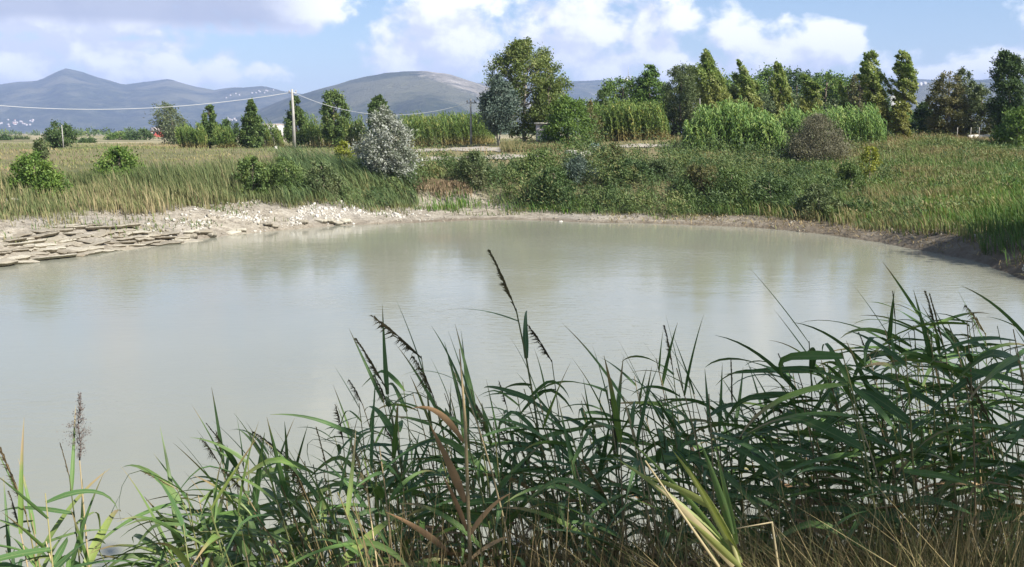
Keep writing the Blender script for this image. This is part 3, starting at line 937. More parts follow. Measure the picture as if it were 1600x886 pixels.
# ------------------------------------------------------------------ trees, listed left to right
TREES = [
    dict(name='round_tree', label='round dark green tree behind the thin pole on the plain', px=92, top=194, d=118, wpx=48, mat='leaf_dark', prof='round', t0=.05, clumps=50, per=45, leaf=.26),
    dict(name='willow_tree', label='silvery grey-green tree leaning with the wind beside the small red house', px=272, top=165, d=150, wpx=52, mat='leaf_willow', prof='ovoid', t0=.08, clumps=60, per=50, leaf=.36, aspect=.35, wind=-.10, dirb=(-.6, 0, .6), streak=(-.5, 0, .6)),
    dict(name='cone_tree', label='narrow dark conical tree standing in the tan canes', px=328, top=158, d=112, wpx=34, mat='leaf_cone', prof='cone', t0=.1, clumps=70, per=55, leaf=.26, lobes=.3, dense=2.6, cs=.19, tintb=-.12),
    dict(name='small_tree', label='small dark tree just right of the narrow conical tree in the canes', px=357, top=188, d=128, wpx=32, mat='leaf_dark', prof='round', t0=.05, clumps=30, per=50, leaf=.26),
    dict(name='cone_tree', label='broad conical tree with dense green foliage down to the ground', px=394, top=157, d=108, wpx=46, mat='leaf_cone', prof='cone', t0=.04, clumps=85, per=60, leaf=.25, lobes=.3, dense=2.6, cs=.19, tintb=-.12),
    dict(name='cone_tree', label='conical tree directly behind the tall concrete pole', px=463, top=148, d=118, wpx=48, mat='leaf_cone', prof='cone', t0=.08, clumps=80, per=55, leaf=.25, lobes=.3, dense=2.6, cs=.19, tintb=-.12),
    dict(name='column_tree', label='tall blunt columnar tree between the concrete pole and the white tree', px=523, top=139, d=110, wpx=38, mat='leaf_cone', prof='column', t0=.08, clumps=90, per=55, leaf=.25, wind=-.03, lobes=.7),
    dict(name='cone_tree', label='green tree whose top shows above the white-leaved tree', px=592, top=147, d=112, wpx=40, mat='leaf_cone', prof='ovoid', t0=.08, clumps=70, per=55, leaf=.26, dense=2.6, cs=.19, tintb=-.12),
    dict(name='white_tree', label='bushy tree with silvery white leaves at the pond bank', px=612, top=170, d=57, wpx=80, mat='leaf_silver', prof='ovoid', t0=.02, clumps=150, per=75, leaf=.15, aspect=.4, wind=-.08, lobes=.7, dirb=(-.5, 0, .4), streak=(-.4, 0, .4), cs=.2, multi=3, limbs=16),
    dict(name='blue_tree', label='blue-grey dense tree with forked trunk beside the path', px=779, top=118, d=90, wpx=62, mat='leaf_blue', prof='ovoid', t0=.20, clumps=110, per=60, leaf=.22, bark='bark_pale', multi=2, trunk_r=.13, lobes=.45),
    dict(name='poplar_tree', label='largest airy poplar with round open crown above the masonry hut', px=820, top=64, d=95, wpx=118, mat='leaf_airy', prof='round', t0=.08, clumps=230, per=66, leaf=.22, cs=.16, lobes=.6, bark='bark_pale', trunk_r=.2, limbs=34, wind=-.02, core=.12),
    dict(name='poplar_tree', label='smaller green tree under the right side of the large airy poplar', px=857, top=118, d=92, wpx=64, mat='leaf_airy', prof='ovoid', t0=.08, clumps=80, per=55, leaf=.22, cs=.2, lobes=.7, limbs=14),
    dict(name='round_bush', label='large rounded bush beside the masonry hut', px=887, top=153, d=84, wpx=84, mat='leaf_bush', prof='dome', t0=.0, clumps=110, per=60, leaf=.2, cat='bush', lobes=.5, cs=.2, tintb=-.1),
    dict(name='umbrella_pine', label='round-headed pine beside the lattice mast', px=972, top=126, d=120, wpx=86, mat='leaf_pine', prof='round', t0=.30, clumps=80, per=60, leaf=.26, cs=.22, lobes=.6),
    dict(name='umbrella_pine', label='low grey-green pine left of the round-headed pine', px=943, top=140, d=112, wpx=44, mat='leaf_cone', prof='dome', t0=.02, clumps=50, per=55, leaf=.25),
    dict(name='layered_conifer', label='tall conifer with layered horizontal branches', px=1014, top=100, d=118, wpx=58, mat='leaf_pine', prof='ovoid', t0=.04, clumps=150, per=60, leaf=.26, tiers=12, cz=.45, lobes=.7, cs=.28),
    dict(name='feathery_tree', label='dense grey-olive feathery tree right of the layered conifer', px=1062, top=104, d=96, wpx=62, mat='leaf_olive', prof='column', t0=.03, clumps=130, per=60, leaf=.22, aspect=.35, lobes=.5, dirb=(-.2, 0, .3), cs=.2),
    dict(name='background_tree', label='green tree top behind the grey-olive feathery tree', px=1078, top=100, d=125, wpx=54, mat='leaf_airy', prof='ovoid', t0=.1, clumps=60, per=50, leaf=.3),
    dict(name='wind_poplar', label='tallest broad poplar bent left by wind, silvery leaves, behind the cane mound', px=1117, top=78, d=92, wpx=50, mat='leaf_poplar', prof='ovoid', t0=.08, clumps=162, per=96, leaf=0.22, aspect=.45, wind=-0.10, scurve=0.1, streak=(-.7, 0, 1.0), dirb=(-.9, 0, .7), cs=.105, lobes=1.15, core=.15, tintb=.08, dense=1.35),
    dict(name='wind_poplar', label='yellowing poplar behind the cane mound right of the tallest broad poplar', px=1169, top=97, d=94, wpx=42, mat='leaf_poplar', prof='ovoid', t0=.06, clumps=114, per=92, leaf=0.22, aspect=.45, wind=-0.14, scurve=-0.25, streak=(-.8, 0, 1.0), dirb=(-.9, 0, .7), cs=.105, lobes=1.15, core=.15, tintb=.08, dense=1.35),
    dict(name='wind_poplar', label='thin spindly poplar above the right edge of the cane mound', px=1225, top=99, d=88, wpx=26, mat='leaf_poplar', prof='column', t0=.05, clumps=101, per=83, leaf=0.20, aspect=.45, wind=-0.10, scurve=0.2, streak=(-.6, 0, 1.2), dirb=(-.8, 0, .8), cs=.105, lobes=1.15, core=.15, tintb=.08, dense=1.35),
    dict(name='wind_poplar', label='wind-swept poplar in front of the dark pines', px=1270, top=110, d=92, wpx=34, mat='leaf_poplar', prof='ovoid', t0=.06, clumps=101, per=88, leaf=0.22, aspect=.45, wind=-0.17, scurve=-0.3, streak=(-.9, 0, .9), dirb=(-1, 0, .6), cs=.105, lobes=1.15, core=.15, tintb=.08, dense=1.35),
    dict(name='wind_poplar', label='smallest young poplar leaning left above the low canes', px=1325, top=128, d=88, wpx=26, mat='leaf_poplar', prof='cone', t0=.06, clumps=74, per=80, leaf=0.20, aspect=.45, wind=-0.17, scurve=0.15, streak=(-.8, 0, 1.0), dirb=(-1, 0, .7), cs=.105, lobes=1.15, tintb=.08, dense=1.35),
    dict(name='background_tree', label='olive-brown tree behind the smallest young poplar', px=1340, top=113, d=120, wpx=48, mat='leaf_brownish', prof='column', t0=.05, clumps=70, per=50, leaf=.28),
    dict(name='wind_poplar', label='tall slender poplar, first of the two tall ones against the sky', px=1371, top=83, d=86, wpx=34, mat='leaf_poplar', prof='column', t0=.04, clumps=162, per=96, leaf=0.20, aspect=.45, wind=-0.10, scurve=0.3, streak=(-.8, 0, .8), dirb=(-1, 0, .5), cs=.105, lobes=1.15, core=.15, tintb=.08, dense=1.35),
    dict(name='wind_poplar', label='tall S-curved poplar, second of the two tall ones against the sky', px=1412, top=82, d=85, wpx=32, mat='leaf_poplar', prof='column', t0=.04, clumps=155, per=96, leaf=0.20, aspect=.45, wind=-0.05, scurve=-.22, streak=(-.9, 0, .7), dirb=(-1, 0, .5), cs=.105, lobes=1.15, core=.15, tintb=.08, dense=1.35),
    dict(name='feathery_tree', label='brown-green rounded tree right of the S-curved poplar', px=1478, top=117, d=88, wpx=62, mat='leaf_brownish', prof='column', t0=.02, clumps=110, per=58, leaf=.22, aspect=.35, lobes=.6, dirb=(-.3, 0, .3), cs=.2),
    dict(name='feathery_tree', label='pointed tree leaning left behind the brown-green rounded tree', px=1508, top=104, d=92, wpx=44, mat='leaf_olive', prof='ovoid', t0=.04, clumps=75, per=55, leaf=.22, aspect=.35, wind=-.10, lobes=.6, dirb=(-.4, 0, .3)),
    dict(name='feathery_tree', label='lower dark tree behind the wooden fence posts', px=1530, top=130, d=90, wpx=56, mat='leaf_olive', prof='ovoid', t0=.02, clumps=85, per=58, leaf=.22, aspect=.35, lobes=.6, dirb=(-.3, 0, .3)),
    dict(name='feathery_tree', label='tall dark green tree near the right edge curling left at the top', px=1574, top=82, d=86, wpx=50, mat='leaf_dark', prof='column', t0=.03, clumps=170, per=66, leaf=.22, aspect=.4, wind=-.05, scurve=.10, lobes=.8, dirb=(-.7, 0, .4), cs=.2, streak=(-.5, 0, .3)),
    dict(name='round_bush', label='bright green bush below the tall dark tree at the right edge', px=1588, top=168, d=80, wpx=62, mat='leaf_bush', prof='dome', t0=0, clumps=70, per=55, leaf=.2, cat='bush', lobes=.6),
    dict(name='dark_bush', label='dark bush in the gap beside the S-curved poplar', px=1443, top=160, d=95, wpx=40, mat='leaf_dark', prof='dome', t0=0, clumps=50, per=50, leaf=.24, cat='bush'),
    # bushes on the banks and the plain
    dict(name='bank_shrub', label='dusky green shrub on the bank brow right of the brown root curtain', px=745, top=236, d=58, wpx=62, mat='leaf_olive', prof='dome', t0=0, clumps=80, per=44, leaf=.125, aspect=.4, cat='bush', lobes=1.1, cs=.2, core=.3, wind=-.12, dirb=(-.4, 0, .5), limbs=6, tintb=-.05),
    dict(name='bank_shrub', label='broad dark shrub on the bank brow left of the white stone slabs', px=848, top=232, d=58.5, wpx=74, mat='leaf_cone', prof='dome', t0=0, clumps=80, per=44, leaf=.125, aspect=.4, cat='bush', lobes=1.1, cs=.2, core=.3, wind=-.12, dirb=(-.4, 0, .5), limbs=6, tintb=-.05),
    dict(name='bank_shrub', label='dark green shrub low on the bank below the white stone slabs', px=872, top=262, d=55, wpx=66, mat='leaf_dark', prof='dome', t0=0, clumps=80, per=44, leaf=.125, aspect=.4, cat='bush', lobes=1.1, cs=.2, core=.3, wind=-.12, dirb=(-.4, 0, .5), limbs=6, tintb=-.05),
    dict(name='bank_shrub', label='brown-green shrub rising right of the white stone slabs', px=958, top=226, d=61, wpx=58, mat='leaf_brownish', prof='dome', t0=0, clumps=80, per=44, leaf=.125, aspect=.4, cat='bush', lobes=1.1, cs=.2, core=.3, wind=-.12, dirb=(-.4, 0, .5), limbs=6, tintb=-.05),
    dict(name='bank_shrub', label='rounded dark shrub on the middle of the bank below the wide cane stand', px=985, top=252, d=57, wpx=72, mat='leaf_dark', prof='dome', t0=0, clumps=80, per=44, leaf=.125, aspect=.4, cat='bush', lobes=1.1, cs=.2, core=.3, wind=-.12, dirb=(-.4, 0, .5), limbs=6, tintb=-.05),
    dict(name='bank_shrub', label='olive shrub on the bank brow below the feathery grey-olive tree', px=1040, top=250, d=58, wpx=60, mat='leaf_olive', prof='dome', t0=0, clumps=80, per=44, leaf=.125, aspect=.4, cat='bush', lobes=1.1, cs=.2, core=.3, wind=-.12, dirb=(-.4, 0, .5), limbs=6, tintb=-.05),
    dict(name='bank_shrub', label='brownish shrub on the bank below the left end of the cane mound', px=1098, top=258, d=55, wpx=70, mat='leaf_brownish', prof='dome', t0=0, clumps=80, per=44, leaf=.125, aspect=.4, cat='bush', lobes=1.1, cs=.2, core=.3, wind=-.12, dirb=(-.4, 0, .5), limbs=6, tintb=-.05),
    dict(name='bank_shrub', label='dark green shrub on the bank below the middle of the cane mound', px=1150, top=266, d=53, wpx=72, mat='leaf_cone', prof='dome', t0=0, clumps=80, per=44, leaf=.125, aspect=.4, cat='bush', lobes=1.1, cs=.2, core=.3, wind=-.12, dirb=(-.4, 0, .5), limbs=6, tintb=-.05),
    dict(name='bank_shrub', label='dark shrub low on the bank below the right end of the cane mound', px=1208, top=272, d=51, wpx=70, mat='leaf_dark', prof='dome', t0=0, clumps=80, per=44, leaf=.125, aspect=.4, cat='bush', lobes=1.1, cs=.2, core=.3, wind=-.12, dirb=(-.4, 0, .5), limbs=6, tintb=-.05),
    dict(name='bank_shrub', label='olive shrub above the right shore below the grey-brown scrub', px=1285, top=290, d=48, wpx=66, mat='leaf_olive', prof='dome', t0=0, clumps=80, per=44, leaf=.125, aspect=.4, cat='bush', lobes=1.1, cs=.2, core=.3, wind=-.12, dirb=(-.4, 0, .5), limbs=6, tintb=-.05),
    dict(name='bank_shrub', label='small green shrub on the slope left of the yellow-green bush', px=1335, top=256, d=56, wpx=50, mat='leaf_cone', prof='dome', t0=0, clumps=80, per=44, leaf=.125, aspect=.4, cat='bush', lobes=1.1, cs=.2, core=.3, wind=-.12, dirb=(-.4, 0, .5), limbs=6, tintb=-.05),
    dict(name='bank_shrub', label='low green shrub in the reeds below the tall concrete pole', px=450, top=246, d=52, wpx=64, mat='leaf_cone', prof='dome', t0=0, clumps=80, per=44, leaf=.125, aspect=.4, cat='bush', lobes=1.1, cs=.2, core=.3, wind=-.12, dirb=(-.4, 0, .5), limbs=6, tintb=-.05),
    dict(name='bank_shrub', label='olive shrub in the swept reeds left of the white-leaved tree', px=505, top=252, d=52.5, wpx=56, mat='leaf_olive', prof='dome', t0=0, clumps=80, per=44, leaf=.125, aspect=.4, cat='bush', lobes=1.1, cs=.2, core=.3, wind=-.12, dirb=(-.4, 0, .5), limbs=6, tintb=-.05),
    dict(name='round_bush', label='round glossy green bush by the pale stones above the left bank', px=50, top=238, d=45, wpx=80, mat='leaf_bush', prof='dome', t0=0, clumps=90, per=60, leaf=.13, cat='bush', cs=.2, lobes=.5),
    dict(name='thin_shrub', label='thin grey-green shrub behind the round glossy bush', px=62, top=216, d=75, wpx=30, mat='leaf_olive', prof='ovoid', t0=.05, clumps=30, per=35, leaf=.16, cat='bush', lobes=.8),
    dict(name='round_bush', label='low green bush rising out of the bank reeds', px=183, top=232, d=51, wpx=76, mat='leaf_bush', prof='dome', t0=0, clumps=70, per=50, leaf=.14, cat='bush', lobes=.7),
    dict(name='round_bush', label='small yellow-green bush left of the white-leaved tree', px=537, top=221, d=66, wpx=34, mat='leaf_yellow', prof='dome', t0=0, clumps=45, per=50, leaf=.13, cat='bush'),
    dict(name='round_bush', label='dark green shrub in the tall bank reeds', px=392, top=247, d=51.5, wpx=62, mat='leaf_cone', prof='dome', t0=0, clumps=75, per=40, leaf=.13, cat='bush', lobes=1.2),
    dict(name='scrub_bush', label='grey-brown leafless scrub between two green cane stands', px=1277, top=182, d=74, wpx=92, mat='leaf_grey_scrub', prof='dome', t0=0, clumps=170, per=70, leaf=.17, aspect=.22, cat='bush', cs=.22, multi=1, limbs=8, core=.05, trunk_r=.03),
    dict(name='yellow_bush', label='small bright yellow-green bush on the right slope', px=1362, top=226, d=62, wpx=36, mat='leaf_yellow', prof='dome', t0=0, clumps=35, per=45, leaf=.12, cat='bush'),
    dict(name='grey_bush', label='grey-green shrub just below the white stone slabs', px=905, top=246, d=58, wpx=66, mat='leaf_blue', prof='dome', t0=0, clumps=60, per=50, leaf=.12, aspect=.3, cat='bush', lobes=.7, tintb=-.15),
    dict(name='reddish_bush', label='reddish brown dry bush between the large rounded bush and the canes', px=922, top=160, d=88, wpx=34, mat='leaf_brownish', prof='ovoid', t0=0, clumps=45, per=50, leaf=.2, aspect=.3, cat='bush', tintb=.2),
    dict(name='round_bush', label='dark green hedge bush at the far end of the plain', px=135, top=217, d=170, wpx=26, mat='leaf_dark', prof='dome', t0=0, clumps=24, per=40, leaf=.3, cat='bush'),
    dict(name='round_bush', label='rounded far bush left of the small red house', px=219, top=203, d=240, wpx=38, mat='leaf_dark', prof='dome', t0=0, clumps=30, per=45, leaf=.42, cat='bush'),
    dict(name='round_bush', label='low far hedge bush left of the rounded far bush', px=185, top=210, d=250, wpx=40, mat='leaf_bush', prof='dome', t0=0, clumps=30, per=40, leaf=.42, cat='bush'),
    dict(name='round_bush', label='dark far bush at the left edge of the plain', px=6, top=213, d=230, wpx=26, mat='leaf_dark', prof='dome', t0=0, clumps=24, per=40, leaf=.4, cat='bush'),
    dict(name='round_bush', label='low far bush between the left edge and the round dark tree', px=30, top=215, d=260, wpx=26, mat='leaf_olive', prof='dome', t0=0, clumps=24, per=40, leaf=.4, cat='bush'),
]
for i, t in enumerate(TREES):
    t = dict(t)
    cat = t.pop('cat', 'tree')
    make_plant(cat=cat, seed=i, **t)

# belt of pines behind the poplars
for i, (px, top, w, lab) in enumerate([(1100, 128, 60, 'umbrella pine directly behind the tallest broad poplar'), (1150, 120, 66, 'umbrella pine between the tallest broad poplar and the yellowing poplar'),
                                       (1200, 108, 62, 'highest umbrella pine, between the yellowing and the spindly poplar'), (1242, 112, 58, 'umbrella pine right of the thin spindly poplar'),
                                       (1288, 117, 62, 'umbrella pine right of the wind-swept poplar'), (1312, 121, 54, 'umbrella pine left of the smallest young poplar'),
                                       (1352, 130, 50, 'umbrella pine left of the first tall slender poplar'), (1395, 172, 46, 'low pine in the gap between the two tall slender poplars')]):
    make_plant('umbrella_pine', 'dark ' + lab, 'tree', px, top, 135 + 6 * (i % 3), w * 1.35, 'leaf_pine' if i % 3 else 'leaf_dark',
               'round', t0=.12, clumps=90, per=65, cs=.24, leaf=.32, lobes=.35, group='pines behind the poplars', seed=100 + i)
# dark trees below the pines closing the belt
for i, (px, top, w, lab) in enumerate([(1135, 150, 60, 'behind the tallest broad poplar'), (1190, 150, 60, 'right of the yellowing poplar'), (1245, 155, 60, 'right of the spindly poplar'), (1300, 158, 56, 'left of the smallest poplar'),
                                       (1450, 175, 50, 'right of the S-curved poplar'), (985, 160, 60, 'behind the rusty-stemmed canes'), (1035, 150, 46, 'at the foot of the layered conifer')]):
    make_plant('understory_tree', 'low dark olive tree under the pines ' + lab, 'tree', px, top, 128 + 3 * (i % 2), w, 'leaf_olive', 'dome', t0=0, clumps=60, per=55, cs=.28,
               leaf=.3, group='low trees under the pines', seed=130 + i)

# far hedgerows and copses between the plain and the mountains: one mass
rng = np.random.default_rng(515)
CX, CY, CR = [], [], []
for k in range(95):
    a_ = rng.uniform(-.62, .60)
    d_ = 420 * (1700 / 420) ** rng.uniform(0, 1)
    ln_ = rng.uniform(0, 60)
    for j in range(int(rng.integers(1, 9))):
        CX.append(a_ * d_ + rng.normal(0, 1) * ln_)
        CY.append(d_ + rng.normal(0, 8))
        CR.append(rng.uniform(1.2, 3.6))
CX, CY, CR = map(np.array, (CX, CY, CR))
ci = np.repeat(np.arange(len(CX)), 55)
N = len(ci)
u_ = unit(rng.normal(size=(N, 3))) * np.sqrt(rng.uniform(.3, 1, N))[:, None]
pos = np.stack((CX[ci] + u_[:, 0] * CR[ci] * 1.2, CY[ci] + u_[:, 1] * CR[ci], ground_z(CX, CY)[ci] + CR[ci] * .7 * (1 + u_[:, 2])), 1)
Ls = CR[ci] * rng.uniform(.3, .6, N)
tag(obj('distant_copses', leaves_mesh('distant_copses', pos, unit(rng.normal(size=(N, 3))), Ls, Ls * .7, np.clip(rng.uniform(0, 1, len(CX))[ci] * .7 + rng.uniform(0, .3, N), 0, 1), np.ones(N)), MATS['leaf_cone']),
    'scattered dark hedgerows and copses on the far plain', 'trees', kind='stuff')

# ------------------------------------------------------------------ cane stands
cane_stand('cane_stand', 'pale tan and green canes around the narrow conical tree', 284, 330, 199, 106, 4, 'cane', 170, seed=1)
cane_stand('cane_stand', 'short cane patch between the two conical trees', 343, 374, 203, 106, 4, 'cane', 120, seed=2)
cane_stand('cane_stand', 'cane patch left of the concrete pole', 412, 446, 199, 116, 4, 'cane', 110, seed=3, var=.2)
cane_stand('cane_stand', 'yellowing canes either side of the blunt columnar tree', 484, 580, 187, 113, 6, 'cane', 330, seed=4, var=.2)
cane_stand('cane_field', 'long green cane field behind the second pole', 632, 775, 186, 104, 9, 'cane', 620, seed=5, var=.08)
cane_stand('cane_stand', 'wide cane stand with rusty stems below the round pines', 922, 1046, 168, 90, 6, 'cane', 620, seed=6, var=.09)
cane_stand('cane_mound', 'big rounded mound of bright green canes', 1072, 1232, 169, 76, 6, 'cane_green', 900, seed=7, mound=True, var=.14, leafw=.10)
cane_stand('cane_stand', 'low green canes right of the grey-brown scrub', 1222, 1382, 176, 80, 6, 'cane_green', 560, seed=8, var=.18)

# ------------------------------------------------------------------ bank vegetation (masses)
rng, X, Y = scatter(150000, -.62, -.095, 34, 66, 1)
sd = pond_sd(X, Y)
a = X / Y
lo = np.interp(a, [-.6, -.45, -.3, -.15, -.1], [3.3, 3.4, 3.3, 2.8, 3.0]) + (fbm(X, Y, 1.8, 3, 71) - .5) * 3.4
ok = (sd > lo) & (sd < 15 - 3 * vnoise(X * .2, Y * .2, 4)) & (rng.uniform(0, 1, len(X)) < (.25 + .9 * fbm(X, Y, 1.6, 2, 72)) * np.clip((sd - lo) / 1.6 + .12, 0, 1))
X, Y, sd, a = X[ok], Y[ok], sd[ok], a[ok]
left = 1 - sstep(-.27, -.19, a)
n = len(X)
Hh = (.7 + .55 * sstep(4, 8, sd)) * rng.uniform(.45, 1.3, n) * (.40 + 1.2 * fbm(X, Y, 2.6, 3, 73)) * np.where(left > .5, 1.0, 1.15) * np.interp(a, [-.55, -.44, -.36], [.6, .62, 1.0]) * (.55 + .9 * fbm(X, Y, .9, 2, 75))
base = np.stack((X, Y, ground_z(X, Y, sd) - .03), 1)
lean = np.stack((-(.16 + .34 * (1 - left)) * Hh * rng.uniform(.3, 1.7, n), rng.normal(0, .22, n) * Hh), 1)
tint = np.clip(.32 + 1.0 * (fbm(X, Y, 5, 3, 74) - .42) + rng.normal(0, .24, n) + .16 * left - .10 * sstep(6, 11, sd) + .10 * (1 - sstep(4.5, 7, sd)), 0, 1)
wd = rng.uniform(.022, .05, n)
for nm, lab, sel, mt in (('bank_reeds', 'tan and olive reeds massed above the rocky left bank', left > .5, 'bank_reed'),
                         ('bank_reeds', 'dark green reeds swept left by wind beside the white-leaved tree', left <= .5, 'bank_reed_green')):
    tag(obj(nm, blades_mesh(nm, base[sel], Hh[sel], lean[sel], wd[sel], tint[sel]), MATS[mt]), lab, 'reeds', kind='stuff')

# thicket on the middle bank
rng, CX, CY = scatter(3200, -.22, .36, 40, 74, 2)
sd = pond_sd(CX, CY)
a = CX / CY
lo = np.interp(a, [-.13, -.10, -.09, -.06, -.045, -.02, 0.0, .05, .1, .2, .3], [3.4, 4.5, 8, 8, 6, 4.6, 3.6, 2.6, 2.6, 2.2, 2.0])
hi = np.interp(a, [-.22, -.13, -.06, 0, .06, .15, .25, .36], [9, 9, 12, 12.5, 13.5, 18, 21, 22])
ok = (sd > lo) & (sd < hi) & (rng.uniform(0, 1, len(CX)) < np.interp(a, [-.22, -.14, -.1, .2, .3, .36], [.25, .4, 1, 1, .8, .5]))
CX, CY, sd, a = CX[ok], CY[ok], sd[ok], a[ok]
sel = rng.permutation(len(CX))[:250]
CX, CY, sd, a = CX[sel], CY[sel], sd[sel], a[sel]
K = len(CX)
cr = rng.uniform(.45, 1.15, K) * (.55 + 1.1 * fbm(CX, CY, 5, 2, 81)) * np.interp(a, [-.1, .02, .1, .25, .36], [.9, 1.15, 1.1, .85, .6])
cr = cr * np.where(rng.uniform(0, 1, K) < .22, 1.55, .92)
ch = cr * rng.uniform(1.0, 1.7, K)
cg = ground_z(CX, CY, sd)
per = 360
ci = np.repeat(np.arange(K), per)
N = len(ci)
an = rng.uniform(0, 6.283, N)
uz = rng.uniform(0, 1, N)
rr_ = np.sqrt(np.clip(1 - uz ** 2, 0, 1)) * np.sqrt(rng.uniform(.35, 1.1, N)) * (.75 + .5 * vnoise(an * 1.2 + ci, uz * 3, 9))
pos = np.stack((CX[ci] + cr[ci] * rr_ * np.cos(an), CY[ci] + cr[ci] * rr_ * np.sin(an), cg[ci] + ch[ci] * uz * rng.uniform(.8, 1.12, N)), 1)
pos[:, 0] -= .25 * (pos[:, 2] - cg[ci])
ctn = np.clip(.34 + .9 * (fbm(CX, CY, 3, 3, 82) - .5) + rng.normal(0, .26, K), 0, .95)
tint = np.clip(ctn[ci] * .75 + rng.uniform(0, .3, N), 0, 1)
dd = unit(rng.normal(size=(N, 3)) * .6 + np.array((-.45, 0, .55)))
Ls = rng.uniform(.09, .22, N)
tag(obj('bank_thicket', leaves_mesh('bank_thicket', pos, dd, Ls, Ls * .34, tint, np.ones(N)), MATS['thicket']), 'dark tangled thicket covering the far bank in the middle', 'thicket', kind='stuff')

# reeds and tall grass among the thicket
rng, X, Y = scatter(90000, -.125, .42, 40, 80, 3)
sd = pond_sd(X, Y)
a = X / Y
lo = np.interp(a, [-.13, -.10, -.09, -.06, -.045, -.02, 0.0, .05, .1, .2, .3, .4], [3.2, 4.5, 7.6, 7.6, 6, 4.2, 3.2, 2.2, 2.1, 1.8, 1.5, 1.2]) + (fbm(X, Y, 1.8, 3, 91) - .5) * 2.4
ok = (sd > lo) & (sd < np.interp(a, [-.1, 0, .04, .12, .2], [9.5, 10, 14, 20, 24])) & (rng.uniform(0, 1, len(X)) < .15 + .9 * fbm(X, Y, 2.0, 2, 92))
X, Y, sd, a = X[ok], Y[ok], sd[ok], a[ok]
n = len(X)
Hh = rng.uniform(.35, 1.0, n) * (.25 + 1.1 * fbm(X, Y, 2.5, 3, 93)) * np.interp(sd, [2, 5, 10, 14, 24], [.7, 1.1, 1.0, .55, .35])
base = np.stack((X, Y, ground_z(X, Y, sd) - .03), 1)
lean = np.stack((-.38 * Hh * rng.uniform(.2, 1.8, n), rng.normal(0, .18, n) * Hh), 1)
tint = np.clip(.35 + .9 * (fbm(X, Y, 4, 3, 94) - .45) + rng.normal(0, .2, n), 0, 1)
tag(obj('bank_grass', blades_mesh('bank_grass', base, Hh, lean, rng.uniform(.02, .045, n), tint), MATS['bank_reed_green']), 'tall wind-blown grasses along the middle of the far bank', 'grass', kind='stuff')

# hanging dry roots on the cut bank left of the middle
rng = np.random.default_rng(55)
n = 1300
px = rng.uniform(648, 738, n)
dv = rng.uniform(56.2, 58.6, n)
X = (px - 800) / F * dv
gtop = ground_z(X, dv + 1.4)
topz = gtop + .05 + (fbm(X, dv, .8, 2, 5) - .5) * .5 - .004 * np.abs(px - 690)
P3 = np.stack((X, dv - .25 * rng.uniform(0, 1, n), topz), 1)
drop = rng.uniform(.15, .8, n) * (.25 + 1.3 * fbm(X, dv * 0, .5, 2, 6))
tag(obj('root_fringe', blades_mesh('root_fringe', P3 - np.array((0, 0, 1)) * drop[:, None], drop, rng.normal(0, .12, (n, 2)), rng.uniform(.02, .045, n), rng.uniform(0, 1, n)), MATS['root_fringe']),
    'curtain of brown dry roots hanging over the cut bank', 'roots', kind='stuff')

# lush green patches at the foot of the bank
rng, X, Y = scatter(75000, -.11, .62, 30, 70, 4)
sd = pond_sd(X, Y)
a = X / Y
pa = (np.exp(-((a + .062) / .022) ** 2) * (sd > 2.5) * (sd < 6.5) + np.exp(-((a - .045) / .05) ** 2) * (sd > 2.2) * (sd < 5) * .8
      + np.exp(-((a - .30) / .06) ** 2) * (sd > 2) * (sd < 7) * .7 + np.exp(-((a - .44) / .09) ** 2) * (sd > 2.5) * (sd < 8) * .8 + np.exp(-((a - .48) / .07) ** 2) * (Y > 46) * (Y < 60) * .9 + np.exp(-((a - .36) / .04) ** 2) * (Y > 54) * (Y < 64) * .5)
ok = rng.uniform(0, 1, len(X)) < pa * (.4 + .9 * fbm(X, Y, 1.5, 2, 96))
X, Y, sd = X[ok], Y[ok], sd[ok]
n = len(X)
Hh = rng.uniform(.25, .65, n)
tag(obj('lush_grass', blades_mesh('lush_grass', np.stack((X, Y, ground_z(X, Y, sd) - .02), 1), Hh, np.stack((-.2 * Hh, rng.normal(0, .2, n) * Hh), 1), rng.uniform(.03, .06, n), rng.uniform(0, 1, n)), MATS['lush_grass']),
    'bright green grass in patches at the foot of the bank', 'grass', kind='stuff')

# grass slope on the right
rng, X, Y = scatter(150000, .16, .66, 26, 90, 5)
sd = pond_sd(X, Y)
a = X / Y
lo = np.interp(a, [.16, .3, .40, .6], [2.2, 1.3, .7, .45]) + (fbm(X, Y, 1.5, 3, 101) - .5) * 1.6
ok = (sd > lo) & (rng.uniform(0, 1, len(X)) < .3 + .8 * fbm(X, Y, 1.8, 2, 102))
X, Y, sd, a = X[ok], Y[ok], sd[ok], a[ok]
n = len(X)
pt = fbm(X, Y, 6.5, 4, 103)
Hh = rng.uniform(.22, .72, n) * (.15 + 1.45 * fbm(X, Y, 2.2, 3, 104)) * np.interp(sd, [.3, 3, 9, 20, 40], [1.25, 1.3, 1.15, .9, .85])
base = np.stack((X, Y, ground_z(X, Y, sd) - .02), 1)
lean = np.stack((-.3 * Hh * rng.uniform(.2, 1.8, n), rng.normal(0, .2, n) * Hh), 1)
tint = np.clip(.40 + 2.3 * (pt - .5) + rng.normal(0, .22, n) + np.interp(sd, [0, 4, 9, 14, 40], [.05, -.22, -.15, .05, .15]), 0, 1)
tag(obj('slope_grass', blades_mesh('slope_grass', base, Hh, lean, rng.uniform(.022, .05, n), tint), MATS['slope_grass']), 'mixed green and reddish wild grass covering the right slope', 'grass', kind='stuff')
